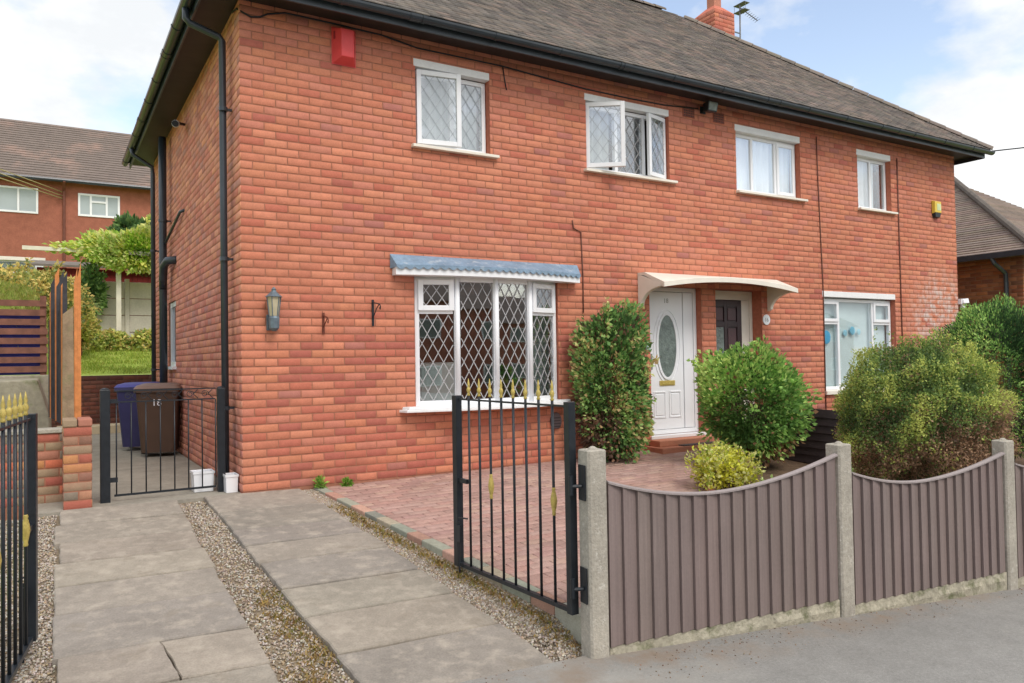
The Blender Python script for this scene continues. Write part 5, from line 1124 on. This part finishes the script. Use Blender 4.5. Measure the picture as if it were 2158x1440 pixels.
mb = MB(); mb.box(12.81, 12.84, -.06, .04, 2.16, 2.26); mb.build('bracket', M_UPVC, e); mb = MB(); mb.hexa([(12.841, -.10, 2.17), (12.98, -.12, 2.18), (12.98, .05, 2.18), (12.841, .05, 2.17), (12.841, -.08, 2.25), (12.98, -.10, 2.27), (12.98, .05, 2.27), (12.841, .05, 2.25)]); mb.build('head', M_UPVC, e, bevel=.01); mb = MB(); mb.lathe((12.91, -.03, 2.06), [(.02, 0), (.045, .03), (.045, .10)], 10); mb.build('sensor', M_UPVC, e)
e = empty('number_plaque', (7.58, -.01, 1.72)); tag(e, 'round white house number plaque beside the brown door', 'plaque')
mb = MB(); ang = np.linspace(0, 2*math.pi, 28, endpoint=False); mb.prism([(7.585+.078*math.cos(t), 1.805+.078*math.sin(t)) for t in ang], -.018, -.009, 'y'); mb.build('disc', M_UPVC, e)
me = tmesh('16', .085, 'number'); me.materials.append(mat('grey_number', L(150, 152, 150))); o = link('number', me, e, (7.585, -.0195, 1.777)); o.rotation_euler = (R(90), 0, 0)
e = empty('door_bell', (5.24, -.01, 1.36)); tag(e, 'small grey green doorbell box left of the white door', 'doorbell')
mb = MB(); mb.box(5.205, 5.275, -.04, -.009, 1.36, 1.47, L(150, 176, 172)); mb.build('housing', M_PLAIN, e, bevel=.008); mb = MB(); mb.box(5.225, 5.255, -.044, -.0405, 1.39, 1.42, L(230, 230, 228)); mb.build('button', M_PLAIN, e)
e = empty('gas_vent', (3.72, -.01, .40)); tag(e, 'dark grey oval vent cover on the wall below the bow window', 'vent')
mb = MB(); ang = np.linspace(0, 2*math.pi, 24, endpoint=False); mb.prism([(3.722+.078*math.cos(t), .50+.108*max(-.85, math.sin(t))) for t in ang], -.05, -.008, 'y', L(92, 80, 82)); mb.build('cover', M_PLAIN, e, bevel=.01); mb = MB()
for i in range(4): mb.box(3.67, 3.775, -.053, -.0505, .43+i*.035, .445+i*.035, L(54, 46, 48))
mb.build('louvre', M_PLAIN, e)
mb = MB(); mb.box(5.55, 6.2, -.34, -.235, .0855, .10); tag(mb.build('doormat', mat('doormat', L(92, 84, 82), .95, ((40, .3),), .6, 120), None), 'thin dark doormat on the step of the white door', 'mat')
def cable(pts_, r, label, m=None, group='cables on the front wall'):
    mb = MB(); mb.tube(pts_, r, 6); return tag(mb.build('cable', m or M_IRON, None, smooth=True), label, 'cable', group)
cable([(-.012, .3, 4.90), (-.014, .05, 4.84), (.02, -.016, 4.79), (.11, -.018, 4.756), (.20, -.018, 4.775), (.27, -.018, 4.82), (.45, -.018, 4.873), (.95, -.018, 4.872), (1.5, -.018, 4.86), (1.93, -.018, 4.80), (3.05, -.018, 4.80), (4.27, -.018, 4.735), (5.0, -.018, 4.73), (5.63, -.018, 4.74), (6.27, -.018, 4.79)], .009, 'black cable sagging along the top of the front wall')
cable([(3.05, -.014, 4.80), (3.07, -.014, 4.66), (3.098, -.014, 4.52)], .007, 'short cable tail hanging right of the left upper window')
MCB = mat('brown_cable', L(112, 74, 62), .7)
cable([(8.85, -.014, 4.74), (8.865, -.014, 4.0), (8.90, -.014, 3.0), (8.925, -.014, 2.3), (8.915, -.014, .2)], .009, 'thin cable running down left of the ground floor right window', MCB)
cable([(11.0, -.014, 4.66), (11.005, -.014, 3.0), (11.02, -.014, .2)], .011, 'thin cable running down right of the ground floor right window', MCB)
cable([(4.04, -.014, 3.02), (4.055, -.014, 2.92), (4.17, -.014, 2.876), (4.19, -.014, 2.3), (4.185, -.014, 1.85)], .008, 'short stepped cable above the right end of the bow canopy', MCB)
cable([(13.25, -.42, 4.97), (30, -4.2, 7.6)], .012, 'overhead wire leaving the right eaves corner', None, 'overhead wires')
cable([(12.83, .02, 4.80), (14.6, 3.0, 4.7), (22, 14, 4.6)], .014, 'overhead wire dropping behind the right eaves corner', None, 'overhead wires')
for i, (za, zb_) in enumerate(((8.55, 7.55), (8.40, 7.40), (8.2, 7.3))):
    cable([(-9, 22, za+.6), (-4, 24, za-.05), (-1.15, 25.9, zb_+.4)], .018, ['highest overhead wire in front of the far brick house', 'middle overhead wire in front of the far brick house', 'lowest overhead wire in front of the far brick house'][i], mat('pale_wire', L(168, 156, 110), .7), 'overhead wires')
e = empty('tv_aerial', (10.76, 3.2, 7.9)); tag(e, 'television aerial on a mast strapped to the chimney', 'aerial')
mb = MB(); mb.tube([(10.76, 3.2, 7.86), (10.77, 3.2, 8.62)], .016, 6); mb.build('mast', M_METAL, e); mb = MB(); mb.box(10.56, 10.77, 3.19, 3.21, 8.0, 8.02); mb.box(10.56, 10.77, 3.19, 3.21, 7.90, 7.92); mb.build('bracket', M_METAL, e)
mb = MB(); mb.tube([(10.77, 3.2, 8.56), (11.17, 3.09, 8.33)], .010, 5)
for t in np.linspace(.1, 1, 9): p = np.array((10.77, 3.2, 8.56))*(1-t)+np.array((11.17, 3.09, 8.33))*t; mb.tube([p-np.array((.02, .09, 0)), p+np.array((.02, .09, 0))], .005, 4)
mb.build('boom', M_METAL, e); mb = MB(); mb.box(10.74, 10.90, 3.05, 3.35, 8.48, 8.49); mb.box(10.74, 10.90, 3.05, 3.35, 8.63, 8.64); mb.tube([(10.77, 3.05, 8.48), (10.77, 3.05, 8.64)], .005, 4); mb.tube([(10.77, 3.35, 8.48), (10.77, 3.35, 8.64)], .005, 4); mb.build('reflector', M_METAL, e)

# ================================================================== what shows behind the glass
def curtain(name, x0, x1, y, z0, z1, label, m, waves=6, amp=.03, pinch=None):
    mb = MB(); nx, nz = 60, 8; vs = []
    for j in range(nz+1):
        f = j/nz; z = z1+(z0-z1)*f
        for i in range(nx+1):
            t = i/nx; a, b = x0, x1
            if pinch: b = x1+(pinch-x1)*math.sin(f*1.5)
            vs.append((a+(b-a)*t, y+amp*math.sin(t*waves*6.28+f)*(1+.2*math.sin(t*17)), z))
    mb.add(vs, [(j*(nx+1)+i, j*(nx+1)+i+1, (j+1)*(nx+1)+i+1, (j+1)*(nx+1)+i) for j in range(nz) for i in range(nx)])
    return tag(mb.build(name, m, None, smooth=True), label, 'curtain', 'curtains behind the windows')
curtain('net_curtain', 7.05, 8.44, .19, 3.70, 4.62, 'white net curtain filling the three-pane upper window', M_NET, 9)
curtain('net_curtain', 9.92, 10.60, .19, 3.70, 4.62, 'white curtain in the narrow upper window at the right', M_NET, 5)
curtain('net_curtain', 8.95, 10.83, .175, .72, 2.2, 'pale blue white blind behind the ground floor right window', mat('pale_blind', L(206, 222, 224), .95, ((3, .05),)), 2, .008)
curtain('net_curtain', 1.93, 2.85, .24, 3.72, 4.62, 'pale curtain behind the left upper window', mat('pale_curtain', L(206, 214, 216), .95, ((3, .06),)), 6)
curtain('net_curtain', 4.31, 4.86, .24, 3.72, 4.62, 'pale curtain at the left of the open upper window', mat('pale_curtain', L(206, 214, 216), .95), 4)
curtain('drawn_curtain', 3.50, 3.83, .24, .80, 2.2, 'grey curtain gathered at the right of the bow window', mat('grey_curtain', L(150, 158, 160), .95), 5, .03)
mb = MB(); mb.lathe((9.18, .10+.012, 1.60), [(.001, 0)], 3) if False else None
for x, z, r_, c in ((9.17, 1.55, .11, L(70, 176, 222)), (9.66, 1.62, .055, L(150, 206, 226)), (9.85, 1.66, .07, L(120, 194, 222)), (10.02, 1.64, .05, L(160, 212, 226))):
    mb = MB(); mb.lathe((x, .135, z-r_), [(.01, 0)]+[(r_*math.sin(t), r_-r_*math.cos(t)) for t in np.linspace(.3, 2.9, 9)], 14, c, flat=.12)
    tag(mb.build('balloon', M_PLAIN, None, smooth=True), {9.17: 'big blue paper ball hanging in the left pane of the lower right window', 9.66: 'smallest pale paper ball on the left in the lower right window', 9.85: 'blue paper ball in the middle pane of the lower right window', 10.02: 'pale paper ball on the right of the middle pane'}[x], 'decoration', 'paper decorations in the window')
e = empty('armchair', (2.42, .62, .1)); tag(e, 'pale grey upholstered armchair seen through the bow window', 'armchair'); MCH = mat('pale_upholstery', L(196, 206, 204), .95, ((6, .06),))
mb = MB(); mb.box(2.15, 2.72, .50, .64, .35, 1.25); mb.build('backrest', MCH, e, bevel=.06); mb = MB(); mb.box(2.13, 2.74, .645, 1.25, .25, .52); mb.build('seat', MCH, e, bevel=.05)
for x in (2.05, 2.745): mb = MB(); mb.box(x, x+.10, .60, 1.2, .12, .70); mb.build('arm', MCH, e, bevel=.04)
e = empty('table_lamp', (2.18, 2.4, 1.2)); tag(e, 'lit lamp glowing inside the room behind the bow window', 'lamp')
mb = MB(); mb.lathe((2.95, 3.0, 2.12), [(.01, 0), (.035, .03), (.035, .06), (.01, .09)], 10); mb.build('bulb', mat('lit_bulb', L(255, 236, 200), .5, (), emit=((1, .86, .62), 14)), e, smooth=True); mb = MB(); mb.tube([(2.95, 3.0, 2.21), (2.95, 3.0, 2.5)], .006, 6); mb.build('flex', M_IRON, e)

# ================================================================== far houses
MBK = mat('far_brick', L(158, 98, 80), .92, ((5, .14), (22, .12), (.6, .1)), .3, 30)
MRT = mat('far_roof', L(122, 110, 103), .92, ((3, .10), (14, .10)), .3, 30, extra=stain(L(152, 128, 117), .8, .52, .68))
def far_window(parent, x0, x1, y, z0, z1, cols, mullw=.07, top=None):
    mb = MB(); bars(mb, (0, y, 0), X, MY, x0, x1, z0, z1, mullw, -.04, .03)
    xs = [x0]+[x0+(x1-x0)*c for c in cols]+[x1]
    for m in xs[1:-1]: mb.obox((0, y, 0), X, MY, m-mullw/2, m+mullw/2, -.04, .03, z0+mullw, z1-mullw)
    if top: mb.obox((0, y, 0), X, MY, xs[1]+mullw/2, xs[2]-mullw/2, -.04, .031, z0+(z1-z0)*top, z0+(z1-z0)*top+mullw)
    w = mb.build('window', M_UPVC, parent)
    for a, b in zip(xs[:-1], xs[1:]): mb = MB(); mb.obox((0, y, 0), X, MY, a+.04, b-.04, -.02, .0, z0+.05, z1-.05); mb.build('pane', mat('far_pane', L(168, 178, 182), .15, ((1, .1),)), w)
    return w
hb = empty('hillside_house', (-1, 30, 3.5)); tag(hb, 'brick house with brown tiled roof uphill behind the back gardens', 'house')
mb = MB(); mb.box(-14, 16, 26, 33, 2.5, 8.38); mb.build('wall', MBK, hb)
mb = MB(); mb.hexa([(-14.4, 25.6, 8.36), (16.4, 25.6, 8.36), (16.4, 33.4, 8.36), (-14.4, 33.4, 8.36), (-14.4, 29.4, 11.45), (16.4, 29.4, 11.45), (16.4, 29.6, 11.45), (-14.4, 29.6, 11.45)]); hr = mb.build('roof', MRT, hb)
for i in range(24):
    t0 = i/24; mb = MB(); y0, z0_ = 25.6+3.8*t0, 8.36+3.09*t0; mb.hexa([(-14.4, y0-.03, z0_+.0), (16.4, y0-.03, z0_+.0), (16.4, y0+.16, z0_+.13), (-14.4, y0+.16, z0_+.13), (-14.4, y0-.035, z0_+.018), (16.4, y0-.035, z0_+.018), (16.4, y0+.157, z0_+.136), (-14.4, y0+.157, z0_+.136)]); mb.build('tile_course', MRT, hr)
mb = MB(); mb.tube([(-14.4, 25.55, 8.33), (16.4, 25.55, 8.33)], .075, 8); mb.build('gutter', M_BLACK, hb); mb = MB(); mb.tube([(-1.1, 25.5, 8.3), (-1.1, 25.9, 8.0), (-1.1, 25.93, 4)], .05, 8); mb.build('downpipe', mat('brown_pipe', L(112, 66, 54), .6), hb)
far_window(hb, -.63, .81, 25.99, 7.10, 7.98, (.30, .68), .075, .62); far_window(hb, -4.2, -1.94, 25.99, 7.06, 8.02, (.72,)); far_window(hb, 3.2, 4.6, 25.99, 7.1, 7.98, (.3, .7))
mb = MB(); mb.box(1.85, 2.5, 29.2, 29.9, 11, 12.2); chx = mb.build('chimney', MBK, hb); mb = MB(); mb.lathe((2.1, 29.5, 12.2), [(.14, 0), (.12, .35)], 10); mb.build('pot', MBK, chx)
hn = empty('neighbouring_house', (18.5, 3, 0)); tag(hn, 'brown brick neighbouring house with hipped tiled roof at the right edge', 'house')
mb = MB(); mb.box(15.45, 21.5, .12, 6.1, -1, 3.28); nw = mb.build('wall', mat('brown_mortar', L(140, 108, 84), .95, ((10, .15),)), hn)
brickwork(nw, (15.45, .12, 0), Y_, MX, 5.9, 0, 39, (), dull_tone, 0, 0, [L(162, 104, 74), L(150, 96, 68), L(172, 114, 80), L(140, 88, 64), L(132, 88, 70), L(158, 108, 78), L(166, 112, 74), L(128, 90, 72)], False, .9)
brickwork(nw, (15.45, .12, 0), X, MY, 6.05, 0, 39, (), dull_tone, 0, 1, [L(162, 104, 74), L(150, 96, 68), L(172, 114, 80), L(140, 88, 64), L(132, 88, 70), L(158, 108, 78), L(166, 112, 74), L(128, 90, 72)], False, .9)
mb = MB(); ex = 15.1; s_ = 3.42; mb.add([(ex, -.25, 3.3), (ex+2*s_, -.25, 3.3), (ex+2*s_, -.25+2*s_, 3.3), (ex, -.25+2*s_, 3.3), (ex+s_, -.25+s_, 3.3+.70*s_)], [(0, 1, 4), (1, 2, 4), (2, 3, 4), (3, 0, 4), (3, 2, 1, 0)], L(126, 114, 106)); nr = mb.build('roof', M_TILE, hn)
NR = int(s_/.08)
for side in (0, 1):
    for i in range(40):
        f0, f1 = i/40, (i+1.25)/40; f1 = min(f1, 1); h0, h1 = f0*s_, f1*s_; mb = MB(); c = jit(L(140, 126, 116), .12)
        if side == 0: P = lambda a, t, up: (ex+h_(t)-up*.5, -.25+a, 3.3+.7*h_(t)+up)
        h_ = lambda t: h0 if t == 0 else h1
        if side == 0: pts8 = [(ex+h0-.01, -.25+h0, 3.3+.7*h0), (ex+h0-.01, -.25+2*s_-h0, 3.3+.7*h0), (ex+h1, -.25+2*s_-h1, 3.3+.7*h1), (ex+h1, -.25+h1, 3.3+.7*h1)]
        else: pts8 = [(ex+h0, -.26+h0, 3.3+.7*h0), (ex+2*s_-h0, -.26+h0, 3.3+.7*h0), (ex+2*s_-h1, -.25+h1, 3.3+.7*h1), (ex+h1, -.25+h1, 3.3+.7*h1)]
        up = [(p[0], p[1], p[2]+(.03 if j < 2 else .006)) for j, p in enumerate(pts8)]
        mb.hexa(pts8+up, c); mb.build('tile_course', M_TILE, nr)
mb = MB(); mb.tube([(ex, -.25, 3.36), (ex+s_, -.25+s_, 3.4+.7*s_)], .075, 8, L(108, 101, 94)); mb.build('hip_tile', M_TILE, nr)
mb = MB(); mb.box(ex-.06, ex+.04, -.3, -.25+2*s_, 3.20, 3.31); mb.box(ex-.06, ex+2*s_, -.36, -.26, 3.20, 3.31); mb.build('gutter', M_BLACK, hn); mb = MB(); mb.tube([(ex+.0, .55, 3.22), (ex+.02, .5, 3.1), (ex+.28, .42, 2.9), (ex+.30, .42, 2.7), (ex+.30, .42, -.5)], .045, 8); mb.build('downpipe', M_BLACK, hn)
ho = empty('opposite_house', (26, -43, -1)); tag(ho, 'gabled brick house across the street, seen as a reflection in the bow window', 'house')
mb = MB(); mb.prism([(22.9, -1.6), (29.1, -1.6), (29.1, 5.1), (26, 6.9), (22.9, 5.1)], -40.2, -47, 'y'); mb.build('wall', MBK, ho)
for sx in (-1, 1):
    mb = MB(); mb.hexa([(26, -39.9, 6.98), (26+sx*3.5, -39.9, 4.95), (26+sx*3.5, -47.3, 4.95), (26, -47.3, 6.98), (26, -39.9, 7.1), (26+sx*3.5, -39.9, 5.07), (26+sx*3.5, -47.3, 5.07), (26, -47.3, 7.1)]); mb.build('roof_slope', MRT, ho)
for x0, z0_ in ((23.6, .2), (26.6, .2), (23.6, 3), (26.6, 3)): mb = MB(); mb.box(x0, x0+1.7, -40.19, -40.1, z0_, z0_+1.2); w = mb.build('window', M_UPVC, ho); mb = MB(); mb.box(x0+.1, x0+1.6, -40.095, -40.08, z0_+.1, z0_+1.1); mb.build('pane', M_OBSC, w)
for k_, (xa, xb, ya, ze, zr, lb) in enumerate(((9, 20.5, -38, 4.6, 7.0, 'plain brick house beside the gabled one across the street'), (-6, 6, -37, 4.8, 7.3, 'wide brick house opposite the driveway across the street'), (-26, -9, -36, 5.0, 7.6, 'long brick house on the left far side of the street'), (32, 46, -39, 4.2, 6.6, 'brick house on the right far side of the street'), (49, 66, -39, 4.0, 6.4, 'last brick house at the far right of the street'))):
    h2 = empty('opposite_house', ((xa+xb)/2, ya-3.5, -1.2)); tag(h2, lb, 'house', 'houses across the street')
    mb = MB(); mb.box(xa, xb, ya-7, ya, -1.6, ze); mb.build('wall', MBK, h2); mb = MB(); mb.hexa([(xa-.4, ya+.4, ze), (xb+.4, ya+.4, ze), (xb+.4, ya-7.4, ze), (xa-.4, ya-7.4, ze), (xa+3, ya-3.4, zr), (xb-3, ya-3.4, zr), (xb-3, ya-3.6, zr), (xa+3, ya-3.6, zr)]); mb.build('roof', MRT, h2)
    for q_ in np.arange(xa+1, xb-2, 3.1):
        for z0_ in (-.2, 2.6): mb = MB(); mb.box(q_, q_+1.6, ya+.001, ya+.06, z0_, z0_+1.2); w = mb.build('window', M_UPVC, h2); mb = MB(); mb.box(q_+.08, q_+1.52, ya+.061, ya+.07, z0_+.08, z0_+1.12); mb.build('pane', M_OBSC, w)
tag(ho, group='houses across the street')
shrub('hedge', (25, -33.5, -.2), (6.5, .8, 1.3), 6000, .22, .08, GRN, 95, 'clipped green hedge in front of the houses across the street', 'hedge', zmin=-1.0, power=5, stems=5)
